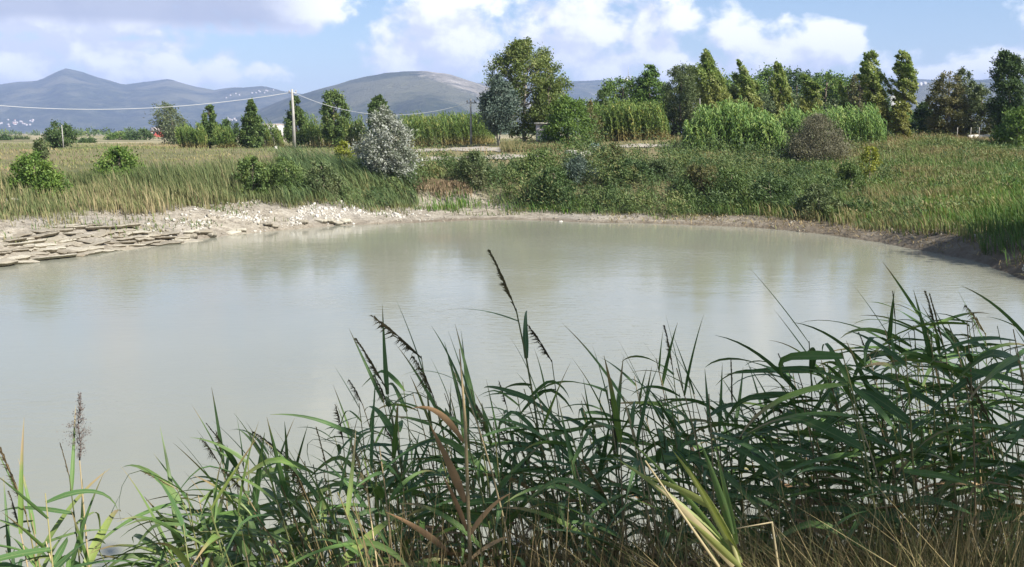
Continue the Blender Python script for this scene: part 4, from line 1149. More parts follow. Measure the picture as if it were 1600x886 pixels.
# broad-leaved weeds in the slope
rng, CX, CY = scatter(1400, .2, .66, 30, 88, 6)
sd = pond_sd(CX, CY)
ok = (sd > 2.4) & (fbm(CX, CY, 5, 3, 111) > .5)
CX, CY, sd = CX[ok], CY[ok], sd[ok]
K = len(CX)
per = 40
ci = np.repeat(np.arange(K), per)
N = len(ci)
cg = ground_z(CX, CY, sd)
chh = rng.uniform(.35, .85, K)
pos = np.stack((CX[ci] + rng.normal(0, .3, N), CY[ci] + rng.normal(0, .3, N), cg[ci] + chh[ci] * np.abs(rng.normal(.5, .3, N))), 1)
tint = np.clip(rng.uniform(.1, .9, K)[ci] + rng.normal(0, .1, N), 0, 1)
Ls = rng.uniform(.1, .22, N)
tag(obj('slope_weeds', leaves_mesh('slope_weeds', pos, unit(rng.normal(size=(N, 3)) * .6 + np.array((-.3, 0, .6))), Ls, Ls * .4, tint, np.ones(N)), MATS['thicket']),
    'leafy weeds clumped through the grass of the right slope', 'weeds', kind='stuff')

# dry turf of the plain
rng, X, Y = scatter(85000, -.62, .62, 54, 165, 7)
sd = pond_sd(X, Y)
ok = (sd > 11) & (rng.uniform(0, 1, len(X)) < np.clip(70.0 / Y, 0, 1) * (.2 + fbm(X, Y, 5, 3, 121)))
X, Y, sd = X[ok], Y[ok], sd[ok]
n = len(X)
Hh = rng.uniform(.10, .34, n) * (.5 + fbm(X, Y, 9, 3, 122))
tint = np.clip(.34 + 2.4 * (fbm(X, Y, 12, 3, 123) - .5) + rng.normal(0, .2, n), 0, 1)
tag(obj('plain_grass', blades_mesh('plain_grass', np.stack((X, Y, ground_z(X, Y, sd) - .02), 1), Hh, np.stack((-.3 * Hh, rng.normal(0, .3, n) * Hh), 1), rng.uniform(.04, .09, n), tint), MATS['plain_grass']),
    'short straw-coloured grass over the plain behind the pond', 'grass', kind='stuff')

# tall dry grass by the masonry hut
rng = np.random.default_rng(66)
n = 5000
px = rng.uniform(783, 880, n)
dv = rng.uniform(80, 87, n)
X = (px - 800) / F * dv
tag(obj('hut_grass', blades_mesh('hut_grass', np.stack((X, dv, ground_z(X, dv) - .02), 1), rng.uniform(.3, .75, n), rng.normal(-.06, .08, (n, 2)), rng.uniform(.03, .06, n), rng.uniform(.55, 1, n)), MATS['bank_reed']),
    'tan dry grass in front of the masonry hut', 'grass', kind='stuff')


# sparse tufts over the bare shore
rng, X, Y = scatter(52000, -.6, .2, 34, 60, 12)
sd = pond_sd(X, Y)
ok = (sd > .8) & (sd < 7.5) & (rng.uniform(0, 1, len(X)) < sstep(.46, .66, fbm(X, Y, 1.5, 3, 151)) * .9)
X, Y, sd = X[ok], Y[ok], sd[ok]
n = len(X)
Hh = rng.uniform(.08, .38, n)
tag(obj('shore_tufts', blades_mesh('shore_tufts', np.stack((X, Y, ground_z(X, Y, sd) - .02), 1), Hh, rng.normal(-.05, .12, (n, 2)), rng.uniform(.02, .045, n), np.clip(rng.normal(.45, .3, n), 0, 1)), MATS['slope_grass']),
    'sparse weed tufts on the bare stony shore', 'weeds', kind='stuff')


# ------------------------------------------------------------------ rocks
def stone_mesh(name, seed, flat=.5, n=9):
    rng = np.random.default_rng(seed)
    v, q, t = [], [], []
    an = np.sort(np.linspace(0, 2 * np.pi, n, endpoint=False) + rng.uniform(-.25, .25, n))
    rad = rng.uniform(.72, 1.08, n)
    for z, s in ((-1, .86), (-.1, 1.0), (.75, .93), (1.0, .74)):
        for k in range(n):
            j = 1 + rng.normal(0, .035)
            v.append((math.cos(an[k]) * rad[k] * s * j, math.sin(an[k]) * rad[k] * s * j, flat * (z + rng.normal(0, .07))))
    for r in range(3):
        for k in range(n):
            k2 = (k + 1) % n
            q.append((r * n + k, r * n + k2, (r + 1) * n + k2, (r + 1) * n + k))
    v.append((0, 0, flat * 1.0))
    for k in range(n):
        t.append((len(v) - 1, 3 * n + k, 3 * n + (k + 1) % n))
    return mesh_np(name, v, [np.array(q), np.array(t)])


def slab_mesh(seed):
    """angular bedding slab, unit half-length and half-depth, flat broken front edge"""
    r = np.random.default_rng(seed)
    m = 9
    xs_ = np.sort(np.linspace(-1, 1, m) + np.concatenate(([0], r.uniform(-.09, .09, m - 2), [0])))
    front = -1 + np.cumsum(r.normal(0, .16, m)) * .6 + np.where(r.uniform(0, 1, m) < .3, r.uniform(.1, .45, m), 0)
    v, q = [], []
    for z, pull in ((-1, .18), (.35, 0.0), (1.0, .07)):
        for k in range(m):
            v.append((xs_[k] * (1 - pull * .3), front[k] + pull + r.normal(0, .03), z + (r.normal(0, .16) if z > 0 else 0)))
        for k in range(m):
            v.append((xs_[k], 1.0, z + (r.normal(0, .12) if z > .5 else 0)))
    def F_(row, k):
        return row * 2 * m + k
    def B_(row, k):
        return row * 2 * m + m + k
    for row in (0, 1):
        for k in range(m - 1):
            q.append((F_(row, k), F_(row, k + 1), F_(row + 1, k + 1), F_(row + 1, k)))
        q.append((B_(row, 0), F_(row, 0), F_(row + 1, 0), B_(row + 1, 0)))
        q.append((F_(row, m - 1), B_(row, m - 1), B_(row + 1, m - 1), F_(row + 1, m - 1)))
    for k in range(m - 1):
        q.append((F_(2, k), F_(2, k + 1), B_(2, k + 1), B_(2, k)))
        q.append((F_(0, k + 1), F_(0, k), B_(0, k), B_(0, k + 1)))
    return mesh_np('rock_slab', v, [np.array(q)])


SLABS = [slab_mesh(10 + i) for i in range(14)]
for sm in SLABS:
    sm.materials.append(MATS['ledge_rock'])
SHORE_L = np.array([on_z(px, np.interp(px, [p[0] for p in shore_px], [p[1] for p in shore_px]), 0)[:2] for px in np.linspace(-40, 580, 90)])
cum = np.concatenate(([0], np.cumsum(np.hypot(*np.diff(SHORE_L, axis=0).T))))
ledge = empty('rock_ledge', (*SHORE_L[20], 0))
tag(ledge, 'layered pale limestone ledge along the left shore', 'rock')
rng = np.random.default_rng(77)
total = cum[-1]
SL = []
for k in range(13):
    s = rng.uniform(-.5, .3)
    while s < total:
        ln = rng.uniform(.4, 1.5) * (1.2 - .6 * s / total)
        if s / total > max(.48 - .012 * k, 1.0 - .17 * k) - rng.uniform(0, .1):
            break
        if rng.uniform() < (.95 if k < 10 else .6) - .35 * (s / total > .48):
            sc = min(max(s + ln * .5, 0), total)
            p = np.array([np.interp(sc, cum, SHORE_L[:, 0]), np.interp(sc, cum, SHORE_L[:, 1])])
            q = np.array([np.interp(min(sc + .5, total), cum, SHORE_L[:, 0]), np.interp(min(sc + .5, total), cum, SHORE_L[:, 1])])
            if np.allclose(p, q):
                q = p + np.array((.5, .2))
            tg = (q - p) / (np.linalg.norm(q - p) + 1e-9)
            nrm = np.array((-tg[1], tg[0]))
            depth = rng.uniform(.26, .42)
            c = p + nrm * ((-.38 if s / total < .48 else -.05) + .26 * k + rng.uniform(-.10, .10) + depth)
            broken = s / total > .46
            if broken:
                ln, depth = ln * .6, depth * rng.uniform(.4, .8)
            SL.append((c[0], c[1], k, ln, depth, math.atan2(tg[1], tg[0]) + (rng.normal(0, .6) if broken else 0), rng.uniform(.06, .13) if broken else rng.uniform(.035, .075)))
        s += ln * rng.uniform(.9, 1.12)
SL = [SL[i] for i in sorted(rng.permutation(len(SL))[:300])]
SLz = ground_z(np.array([q[0] for q in SL]), np.array([q[1] for q in SL]))
for (cx_, cy_, k, ln, depth, an_, th), zt in zip(SL, SLz):
    o = obj('rock_slab', SLABS[int(rng.integers(14))], None, ledge)
    o.location = (cx_ - ledge.location[0], cy_ - ledge.location[1], max(zt, .012 * k) + rng.uniform(-.035, .035))
    o.rotation_euler = (rng.normal(.02, .07), rng.normal(0, .05), an_ + rng.normal(0, .12))
    o.scale = (ln * .52, depth, th)

# rubble along the shore: joined, far too many to count
proto = [stone_mesh('s', 40 + i, flat=.6, n=6) for i in range(5)]
pv = [np.array([v.co[:] for v in p.vertices]) for p in proto]
pq = [[tuple(f.vertices) for f in p.polygons] for p in proto]
for p in proto:
    bpy.data.meshes.remove(p)


def rubble(name, label, pts, sizes, mat, seed):
    rng = np.random.default_rng(seed)
    vs, qs, ts, c = [], [], [], 0
    for (x, y, z), s in zip(pts, sizes):
        k = int(rng.integers(5))
        an = rng.uniform(0, 6.28)
        R = np.array(((math.cos(an), -math.sin(an), 0), (math.sin(an), math.cos(an), 0), (0, 0, 1)))
        v = (pv[k] * (s * rng.uniform(.7, 1.4), s * rng.uniform(.6, 1.1), s * rng.uniform(.7, 1.1))) @ R.T
        tl = rng.normal(0, .25, 2)
        v[:, 2] += v[:, 0] * tl[0] + v[:, 1] * tl[1]
        vs.append(v + np.array((x, y, z)))
        for f in pq[k]:
            (qs if len(f) == 4 else ts).append([i + c for i in f])
        c += len(v)
    return tag(obj(name, mesh_np(name, np.concatenate(vs), [np.array(qs), np.array(ts)]), MATS[mat]), label, 'stones', kind='stuff')


rng, X, Y = scatter(60000, -.40, -.08, 36, 58, 8)
sd = pond_sd(X, Y)
a = X / Y
den = np.interp(a, [-.38, -.34, -.27, -.2, -.13, -.1], [0, .5, 1, 1, .7, .25]) * np.where(sd < 1.9, 1.0, .16)
ok = (sd > .02) & (sd < 5.2) & (rng.uniform(0, 1, len(X)) < den * sstep(.40, .60, fbm(X, Y, 1.6, 3, 131)) * .75)
X, Y, sd = X[ok], Y[ok], sd[ok]
sz = np.exp(rng.normal(-3.4, .5, len(X)))
rubble('white_rubble', 'white limestone rubble spilled down the left and middle shore', np.stack((X, Y, ground_z(X, Y, sd) + sz * .2), 1), sz, 'limestone_white', 9)
rng, X, Y = scatter(30000, -.6, .56, 30, 58, 9)
sd = pond_sd(X, Y)
ok = (sd > .02) & (sd < 3.8) & (rng.uniform(0, 1, len(X)) < .40 * sstep(.35, .6, fbm(X, Y, 2.0, 3, 132)))
X, Y, sd = X[ok], Y[ok], sd[ok]
sz = np.exp(rng.normal(-3.35, .45, len(X)))
rubble('shore_stones', 'small buff stones scattered along the whole far shore', np.stack((X, Y, ground_z(X, Y, sd) + sz * .15), 1), sz, 'ledge_rock', 10)
# stones and litter of the right bank close to the frame edge
rng = np.random.default_rng(88)
n = 700
Y = rng.uniform(21, 31, n)
X = rng.uniform(13, 17.5, n)
sd = pond_sd(X, Y)
ok = (sd > .02) & (sd < 2.0)
X, Y, sd = X[ok], Y[ok], sd[ok]
sz = np.exp(rng.normal(-2.9, .4, len(X)))
rubble('shore_rubble', 'pale broken stones on the near right bank at the frame edge', np.stack((X, Y, ground_z(X, Y, sd) + sz * .2), 1), sz, 'limestone', 11)

# dry reed litter along the right shore
rng, X, Y = scatter(26000, .10, .62, 24, 54, 10)
sd = pond_sd(X, Y)
ok = (sd > .05) & (sd < 2.6) & (rng.uniform(0, 1, len(X)) < .3 + .8 * fbm(X, Y, 1.4, 2, 141))
X, Y, sd = X[ok], Y[ok], sd[ok]
n = len(X)
an = rng.uniform(0, 6.28, n)
Ls = rng.uniform(.2, .6, n)
tag(obj('dry_litter', blades_mesh('dry_litter', np.stack((X, Y, ground_z(X, Y, sd) + .0), 1), rng.uniform(.05, .28, n), np.stack((np.cos(an), np.sin(an)), 1) * Ls[:, None], rng.uniform(.015, .035, n), rng.uniform(0, 1, n)), MATS['dead_stems']),
    'grey-brown dry reed litter heaped along the right shore', 'litter', kind='stuff')

# single slabs and boulders
BOULDERS = [(893, 231, 74, 22, 6, 'flat white stone slab tilted at the left of the slab heap'), (912, 234, 73, 30, 7, 'long white stone slab on top of the slab heap'),
            (903, 240, 72, 24, 8, 'square white stone block under the slab heap'), (935, 230, 76, 34, 7, 'broad white stone slab beside the teal drum'),
            (952, 234, 74, 18, 5, 'small white stone at the right of the slab heap'), (1068, 235, 66, 24, 6, 'lone white stone in the grass below the cane mound'),
            (812, 216, 86, 12, 8, 'rounded white stone left of the hut'), (833, 215, 86, 10, 8, 'upright white stone touching the hut grass'),
            (10, 287, 43, 40, 16, 'pale boulder at the left edge below the glossy bush'), (96, 277, 45, 24, 14, 'pale flat boulder right of the glossy bush'), (112, 275, 48, 16, 6, 'smaller pale boulder beside the flat one'),
            (431, 230, 104, 6, 6, 'tiny white stone near the concrete pole'), (1548, 381, 38, 10, 8, 'white stone lying in the litter of the right shore'),
            (1522, 388, 37, 9, 4, 'flat white scrap below the white stone on the right shore'), (876, 346, 50.5, 8, 5, 'single white stone at the middle waterline')]
for i, (px, py, d, w, h, lab) in enumerate(BOULDERS):
    x, y = at(px, py, d)[:2]
    o = obj('boulder', stone_mesh('boulder', 300 + i, flat=.6, n=9), MATS['limestone_white'])
    r = w / F * d * .5
    hz = h / F * d * .5
    want = at(px, py, d)[2]
    z = gz(x, y) + hz * .4 + (min(max(want - gz(x, y), 0), .35) if 880 < px < 960 else 0)
    o.location = (x, y, z)
    o.scale = (r, r * .7, hz * 1.9)
    o.rotation_euler = (0, 0, RNG.uniform(-.4, .4))
    tag(o, lab, 'stone', 'pale boulders')


# ------------------------------------------------------------------ paths
def ribbon(name, label, pts, width, mat, lift=.05):
    pts = np.array(pts, float)
    s = np.linspace(0, 1, 60)
    t = np.linspace(0, 1, len(pts))
    cx, cy = np.interp(s, t, pts[:, 0]), np.interp(s, t, pts[:, 1])
    v = []
    for i in range(60):
        w = width * (1 + .9 * (vnoise(np.array([i * .31]), np.array([1.5]), 3)[0] - .5))
        for k in np.linspace(-.5, .5, 5):
            v.append((cx[i], cy[i] + k * w, 0.0))
    v = np.array(v)
    v[:, 2] = ground_z(v[:, 0], v[:, 1]) + lift
    idx = np.arange(300).reshape(60, 5)
    q = np.stack((idx[:-1, :-1], idx[1:, :-1], idx[1:, 1:], idx[:-1, 1:]), -1).reshape(-1, 4)
    tag(obj(name, mesh_np(name, v, [q], smooth=True), MATS[mat]), label, 'path', kind='structure')


def ground_hit(px, py):
    dist = np.arange(30, 400, .5)
    pts = np.stack([at(px, py, d) for d in dist])
    k = int(np.argmax(pts[:, 2] <= ground_z(pts[:, 0], pts[:, 1]) + .05))
    return pts[k] if k > 0 else at(px, py, 120)


def path_from(pxs, fallback):
    r = []
    for px, py in pxs:
        p = ground_hit(px, py)
        r.append((p[0], min(p[1], fallback)))
    return r


ribbon('dirt_path', 'pale dirt path running past the blue-grey tree', path_from([(600, 236), (660, 234), (720, 232), (780, 232), (850, 231)], 92), 5.0, 'gravel_pale', .05)
ribbon('gravel_strip', 'pale gravel strip at the top of the far bank', path_from([(640, 247), (700, 246), (770, 246), (850, 244)], 76), 3.4, 'gravel_pale', .07)
ribbon('dirt_path', 'pale track in front of the cane stand', path_from([(960, 227), (1040, 226), (1135, 226)], 82), 3.0, 'gravel_pale', .06)


# ------------------------------------------------------------------ poles, cables, mast
def pole(px, top, d, r0, label, arm=True):
    x, y = at(px, 200, d)[:2]
    g = gz(x, y)
    h = at(px, top, d)[2] - g
    root = empty('utility_pole', (x, y, g - .1))
    mb = MB()
    mb.tube([(0, 0, 0), (-.0, 0, h * .5), (-.03 * h * .3, 0, h)], [r0, r0 * .8, r0 * .58], 10)
    mb.build('shaft', MATS['concrete_pole'], root, smooth=True)
    if arm:
        mb = MB()
        mb.box(-.42, .42, -.05, .05, h - .42, h - .32)
        mb.build('crossarm', MATS['steel'], root)
        for sx in (-.36, .0, .36):
            mb = MB()
            mb.tube([(sx, 0, h - .32), (sx, 0, h - .22), (sx, 0, h - .15), (sx, 0, h - .08)], [.03, .06, .05, .015], 8)
            mb.build('insulator', MATS['insulator'], root, smooth=True)
    tag(root, label, 'pole')
    return np.array((x, y, g - .1 + h - .3))


P1 = pole(459, 138, 106, .19, 'tall concrete utility pole standing among the conical trees')
P2 = pole(736, 153, 96, .12, 'slimmer white pole left of the blue-grey tree')
P0 = pole(-150, 140, 108, .19, 'concrete utility pole beyond the left edge carrying the white cable')
P3_ = pole(97, 194, 112, .07, 'thin leaning pole in front of the round dark tree', arm=False)
P4 = pole(1093, 152, 88, .05, 'thin pale pole left of the tallest broad poplar', arm=False)


def cable(a, b, sag, r, label, twist=False):
    s = np.linspace(0, 1, 80)
    p = a[None] * (1 - s)[:, None] + b[None] * s[:, None]
    p[:, 2] -= sag * 4 * s * (1 - s)
    mb = MB()
    if twist:
        L = np.linspace(0, 1, 360)
        for ph in (0, math.pi):
            q = np.stack([np.interp(L, s, p[:, k]) for k in range(3)], 1)
            q[:, 2] += np.sin(L * 220 + ph) * r * .6
            q[:, 1] += np.cos(L * 220 + ph) * r * .6
            mb.tube(q, r * .7, 5)
    else:
        mb.tube(p, r, 5)
    tag(mb.build('cable', MATS['cable_white'], None, smooth=True), label, 'cable')


cable(P0, P1, 1.75, .030, 'white cable sagging from the concrete pole to the left edge')
cable(P1, P2, 1.75, .022, 'thin cable sagging between the concrete pole and the slimmer white pole')

# lattice mast far behind the pines
x, y = at(981, 150, 420)[:2]
g = gz(x, y)
h = at(981, 104, 420)[2] - g
mast = empty('lattice_mast', (x, y, g))
for sx, sy in ((-1, -1), (1, -1), (1, 1), (-1, 1)):
    mb = MB()
    mb.tube([(sx * 1.3, sy * 1.3, 0), (sx * .6, sy * .6, h * .86)], [.13, .10], 6)
    mb.build('mast_leg', MATS['steel'], mast)
for k in range(14):
    z0_, z1_ = h * .86 * k / 14, h * .86 * (k + 1) / 14
    w0, w1 = 1.3 - .7 * k / 14, 1.3 - .7 * (k + 1) / 14
    mb = MB()
    for sgn in (-1, 1):
        mb.tube([(-w0, sgn * w0, z0_), (w1, sgn * w1, z1_)], .06, 4)
        mb.tube([(sgn * w0, -w0, z0_), (sgn * w1, w1, z1_)], .06, 4)
        mb.tube([(-w1, sgn * w1, z1_), (w1, sgn * w1, z1_)], .05, 4)
    mb.build('brace', MATS['steel'], mast)
mb = MB()
mb.tube([(0, 0, h * .84), (0, 0, h)], [.12, .05], 6)
mb.build('antenna', MATS['steel'], mast)
for k, (zz, sx) in enumerate(((.80, -1), (.74, 1), (.68, -1))):
    mb = MB()
    mb.tube([(sx * 1.0, -.5, h * zz), (sx * 1.0, -.75, h * zz), (sx * 1.0, -.8, h * zz)], [.3, .8, .75], 12)
    mb.build('dish', MATS['plaster_white'], mast)
tag(mast, 'slim grey lattice radio mast rising behind the round pine', 'mast')


# ------------------------------------------------------------------ buildings
def house(name, label, x, y, z, w, dp, h, wall='plaster_white', roof='roof_tile', rz=0.0, group=None, flat=False, windows=2, door=True, gable=.35):
    root = empty(name, (x, y, z), rz)
    mb = MB()
    mb.box(-w / 2, w / 2, -dp / 2, dp / 2, -1.5, h)
    mb.build('wall', MATS[wall], root)
    mb = MB()
    if flat:
        mb.box(-w / 2 - .15, w / 2 + .15, -dp / 2 - .15, dp / 2 + .15, h, h + .25)
    else:
        e = .3
        rh = dp * gable
        v = [(-w / 2 - e, -dp / 2 - e, h), (w / 2 + e, -dp / 2 - e, h), (w / 2 + e, dp / 2 + e, h), (-w / 2 - e, dp / 2 + e, h), (-w / 2 - e, 0, h + rh), (w / 2 + e, 0, h + rh)]
        mb.add(v, [(0, 1, 5, 4), (2, 3, 4, 5), (0, 3, 2, 1)], [(1, 2, 5), (3, 0, 4)])
    mb.build('roof', MATS[roof], root)
    for k in range(windows):
        cx = -w / 2 + w * (k + 1) / (windows + 1)
        mb = MB()
        mb.box(cx - .45, cx + .45, -dp / 2 - .04, -dp / 2 + .05, h * .5, h * .5 + 1.1)
        mb.build('window', MATS['dark_glass'], root)
    if door:
        mb = MB()
        mb.box(-w * .46, -w * .46 + .9, -dp / 2 - .04, -dp / 2 + .05, 0, 2.0)
        mb.build('door', MATS['wood_post'], root)
    tag(root, label, 'house', group)
    return root


p = at(247, 216, 430)
house('small_house', 'small house with red walls and pale front at the far end of the plain', p[0], p[1], gz(p[0], p[1]), 4.6, 5, 2.4, 'plaster_red', 'plaster_pink')
p = at(421, 205, 300)
house('white_house', 'low white house with flat roof showing between the conical trees', p[0], p[1], gz(p[0], p[1]), 7.5, 6, at(421, 195, 300)[2] - gz(p[0], p[1]), flat=True, roof='plaster_pink')
p = at(1395, 180, 620)
house('white_block', 'pale tall building glimpsed between the two tall poplars', p[0], p[1], gz(p[0], p[1]), 7, 8, at(1395, 150, 620)[2] - gz(p[0], p[1]), flat=True, roof='plaster_white', windows=3)


def mountain_hit(px, py):
    dist = np.linspace(1550, 7000, 1100)
    pts = np.stack([at(px, py, q) for q in dist])
    mz, _ = mountain_z(pts[:, 0], pts[:, 1])
    k = np.argmax(pts[:, 2] < np.maximum(mz, 2.5))
    return pts[k], max(float(mz[k]), 2.0)


rng = np.random.default_rng(91)
for i in range(34):
    px, py = rng.uniform(-25, 56), 0
    py = 197 - (px + 25) * .06 + rng.normal(0, 3.2) - 1
    p, z = mountain_hit(px, py)
    house('village_house', 'tiny pale house in the village at the foot of the left mountain', p[0], p[1], z, rng.uniform(5, 10), rng.uniform(6, 8), rng.uniform(3, 5), 'plaster_white', 'plaster_pink' if i % 3 else 'roof_tile',
          rng.uniform(-.6, .6), 'village houses on the left', windows=0, door=False)
for i in range(12):
    px, py = rng.uniform(352, 432), 0
    py = 152 - (px - 352) * .14 + rng.normal(0, 1.2)
    p, z = mountain_hit(px, py)
    house('hamlet_house', 'tiny pale house in the hamlet high on the ridge left of the pole', p[0], p[1], z, rng.uniform(5, 9), 7, rng.uniform(3, 4), 'plaster_white', 'plaster_pink', rng.uniform(-.6, .6), 'hamlet houses on the ridge', windows=0, door=False)
for i in range(8):
    p, z = mountain_hit(rng.uniform(1430, 1448), rng.uniform(131, 137))
    house('hillside_house', 'tiny white house on the hillside between the poplar and the brown-green tree', p[0], p[1], z, rng.uniform(8, 14), 10, rng.uniform(6, 8), 'plaster_white', 'plaster_white', rng.uniform(-.6, .6), 'white houses on the right hillside', windows=0, door=False)
for i in range(10):
    p, z = mountain_hit(rng.uniform(345, 372), rng.uniform(184, 190))
    house('valley_house', 'tiny white house in the valley behind the conical trees', p[0], p[1], z, rng.uniform(4, 8), 6, rng.uniform(3, 5), 'plaster_white', 'plaster_pink', rng.uniform(-.6, .6), 'valley houses', windows=0, door=False)

# masonry hut
x, y = at(848, 215, 87)[:2]
g = gz(x, y)
hut = empty('masonry_hut', (x, y, g), math.radians(-8))
hh = at(848, 194, 87)[2] - g
mb = MB()
mb.box(-.55, .55, -.5, .7, -.2, hh)
mb.build('wall', MATS['plaster_pink'], hut)
mb = MB()
mb.box(-.70, .68, -.66, .84, hh, hh + .12)
mb.build('roof', MATS['limestone'], hut)
mb = MB()
mb.box(-.12, .40, -.53, -.48, hh - .34, hh - .12)
mb.build('vent_opening', MATS['dark_glass'], hut)
mb = MB()
mb.box(.55, 1.55, -.3, .7, -.2, hh * .62)
mb.build('side_wall', MATS['plaster_pink'], hut)
tag(hut, 'small pinkish masonry hut with flat slab roof under the large poplar', 'hut')

# teal drum
x, y = at(929, 220, 80)[:2]
g = gz(x, y)
drum = empty('teal_drum', (x, y, g - .03))
mb = MB()
rD = .38
prof_ = [(0, rD), (.05, rD + .02), (.09, rD), (.26, rD), (.29, rD + .02), (.32, rD), (.44, rD * .97), (.52, rD * .85), (.57, rD * .6)]
mb.tube([(0, 0, z) for z, _ in prof_], [r for _, r in prof_], 18)
mb.build('barrel', MATS['drum_teal'], drum, smooth=True)
mb = MB()
mb.tube([(.15, 0, .55), (.15, 0, .60)], .05, 8)
mb.build('bung', MATS['steel'], drum)
tag(drum, 'grey-teal drum standing behind the white stone slabs', 'drum')

# fence posts and low wall at the right
for px, lab in ((1495, 'thin grey fence post, first of three under the dark trees'), (1516, 'thin grey fence post, middle of three under the dark trees'), (1529, 'thin grey fence post, last of three beside the low white wall')):
    x, y = at(px, 215, 85)[:2]
    g = gz(x, y)
    root = empty('fence_post', (x, y, g))
    mb = MB()
    ht = at(px, 199, 85)[2] - g
    mb.tube([(0, 0, -.1), (.01, 0, ht * .5), (.02, 0, ht)], [.03, .028, .026], 7)
    mb.build('post', MATS['wood_post'], root, smooth=True)
    mb = MB()
    mb.tube([(.02, -.05, ht * .7), (.02, .06, ht * .7)], .012, 5)
    mb.build('wire_staple', MATS['steel'], root)
    tag(root, lab, 'post', 'fence posts')
x0, y0 = at(1512, 220, 86)[:2]
x1, y1 = at(1574, 219, 86)[:2]
wl_ = empty('low_wall', ((x0 + x1) / 2, y0, gz((x0 + x1) / 2, y0)))
zt = .42
L = x1 - x0
k = 0
s = -L / 2
while s < L / 2:
    ln = .4 + .25 * ((k * 37) % 7) / 7
    mb = MB()
    mb.box(s, s + ln - .02, -.12, .12, -.2, zt + .05 * ((k * 13) % 5) / 5)
    mb.build('block', MATS['limestone'], wl_)
    s += ln
    k += 1
tag(wl_, 'low white block wall below the dark trees at the right', 'wall')

# ------------------------------------------------------------------ foreground reeds
rng = np.random.default_rng(321)


def leaf_mesh(name, mat, droop, width, fold, twist, kink=0.0):
    n = 10
    s = np.linspace(0, 1, n)
    th = -droop * s ** 1.6
    if kink:
        th = th - kink * sstep(.45, .6, s)
    dx, dz = np.cos(th), np.sin(th)
    x = np.concatenate(([0], np.cumsum((dx[1:] + dx[:-1]) / 2))) / (n - 1)
    z = np.concatenate(([0], np.cumsum((dz[1:] + dz[:-1]) / 2))) / (n - 1)
    w = width * np.clip(.5 + s * 2.6, 0, 1) * (1 - s) ** .82 * .62
    w = np.maximum(w, .0012)
    tw = twist * s
    v = []
    for i in range(n):
        nx, nz = -math.sin(th[i]), math.cos(th[i])
        for k in (-1, 0, 1):
            up = fold * w[i] * abs(k)
            yy = k * w[i] * math.cos(tw[i])
            zz = k * w[i] * math.sin(tw[i]) + up
            v.append((x[i] + nx * zz, yy, z[i] + nz * zz))
    idx = np.arange(n * 3).reshape(n, 3)
    q = np.stack((idx[:-1, :-1], idx[1:, :-1], idx[1:, 1:], idx[:-1, 1:]), -1).reshape(-1, 4)
    me_ = mesh_np(name, v, [q], smooth=True)
    me_.materials.append(MATS[mat])
    return me_


LEAF = {}
shapes = [(rng.uniform(.25, 1.5), rng.uniform(.045, .086), rng.uniform(.15, .5), rng.normal(0, .8), 0.0 if k % 5 else rng.uniform(.6, 1.4)) for k in range(16)]
for mt in ('reed_green', 'reed_sunlit', 'reed_dry', 'shoot_sun_yellow', 'shoot_cream'):
    LEAF[mt] = [leaf_mesh('leaf', mt, *s) for s in shapes]
STIFF = {mt: [leaf_mesh('leaf', mt, rng.uniform(.0, .5), rng.uniform(.04, .065), .35, rng.normal(0, .3)) for _ in range(5)] for mt in LEAF}


def panicle_mesh(name, mat, n, spread, droop, side, seed, brlen=.34):
    """feathery seed head along +Z (unit length): fine branchlets close to the axis, their tips falling to one side (-X)"""
    r = np.random.default_rng(seed)
    mb = MB()
    zz = np.linspace(0, 1, 8)

    def ax(s_):
        return np.array((-side * .30 * s_ ** 2, 0, s_))
    mb.tube([ax(q) for q in zz], .011 * (1 - zz * .75), 5)
    for k in range(n):
        s = r.uniform(0, .98) ** .9
        b = ax(s)
        L = brlen * (1 - s * .65) * r.uniform(.45, 1.15)
        o = np.array((-side * r.uniform(.3, 1.3) + r.normal(0, spread), r.normal(0, spread), 0)) * L
        m_ = b + o * .35 + np.array((0, 0, L * .62))
        e = b + o * 1.25 + np.array((0, 0, L * (1.0 - droop * r.uniform(.3, 1.2))))
        wd = r.uniform(.010, .018)
        sv = np.cross(e - b, np.array((0.2, 1.0, .1)))
        sv = sv / (np.linalg.norm(sv) + 1e-9) * wd
        mb.add([b, m_ - sv, m_ + sv, e], [(0, 1, 3, 2)])
    me_ = mb.mesh(name)
    me_.materials.append(MATS[mat])
    return me_


def fluffy_mesh(name, mat, seed):
    """weathered seed head: loose lumps of fluff with gaps along a bare stalk"""
    r = np.random.default_rng(seed)
    mb = MB()
    zz = np.linspace(0, 1, 8)
    mb.tube(np.stack((.02 * np.sin(zz * 9), 0 * zz, zz), 1), .012 * (1 - zz * .75), 5)
    for (zc, rad, hh_, ox) in ((.08, .035, .07, 0), (.17, .07, .06, .02), (.27, .12, .06, -.02), (.36, .17, .06, -.05), (.44, .10, .05, .05), (.52, .14, .04, -.06), (.60, .06, .04, .01),
                               (.68, .07, .05, -.02), (.77, .05, .04, .02), (.86, .03, .06, 0), (.95, .015, .05, 0)):
        for k in range(int(60 + 500 * rad)):
            p = np.array((ox + r.normal(0, rad * .5), r.normal(0, rad * .5), zc + r.normal(0, hh_ * .5)))
            d_ = r.normal(0, 1, 3)
            d_ = d_ / np.linalg.norm(d_) * r.uniform(.012, .035)
            e_ = np.cross(d_, r.normal(0, 1, 3))
            e_ = e_ / (np.linalg.norm(e_) + 1e-9) * .006
            mb.add([p, p + d_ + e_, p + d_ - e_], [], [(0, 1, 2)])
        for k in range(4):
            an = r.uniform(0, 6.28)
            mb.tube([(0, 0, zc - .06), (ox + math.cos(an) * rad * .7, math.sin(an) * rad * .7, zc)], [.006, .002], 4)
    me_ = mb.mesh(name)
    me_.materials.append(MATS[mat])
    return me_


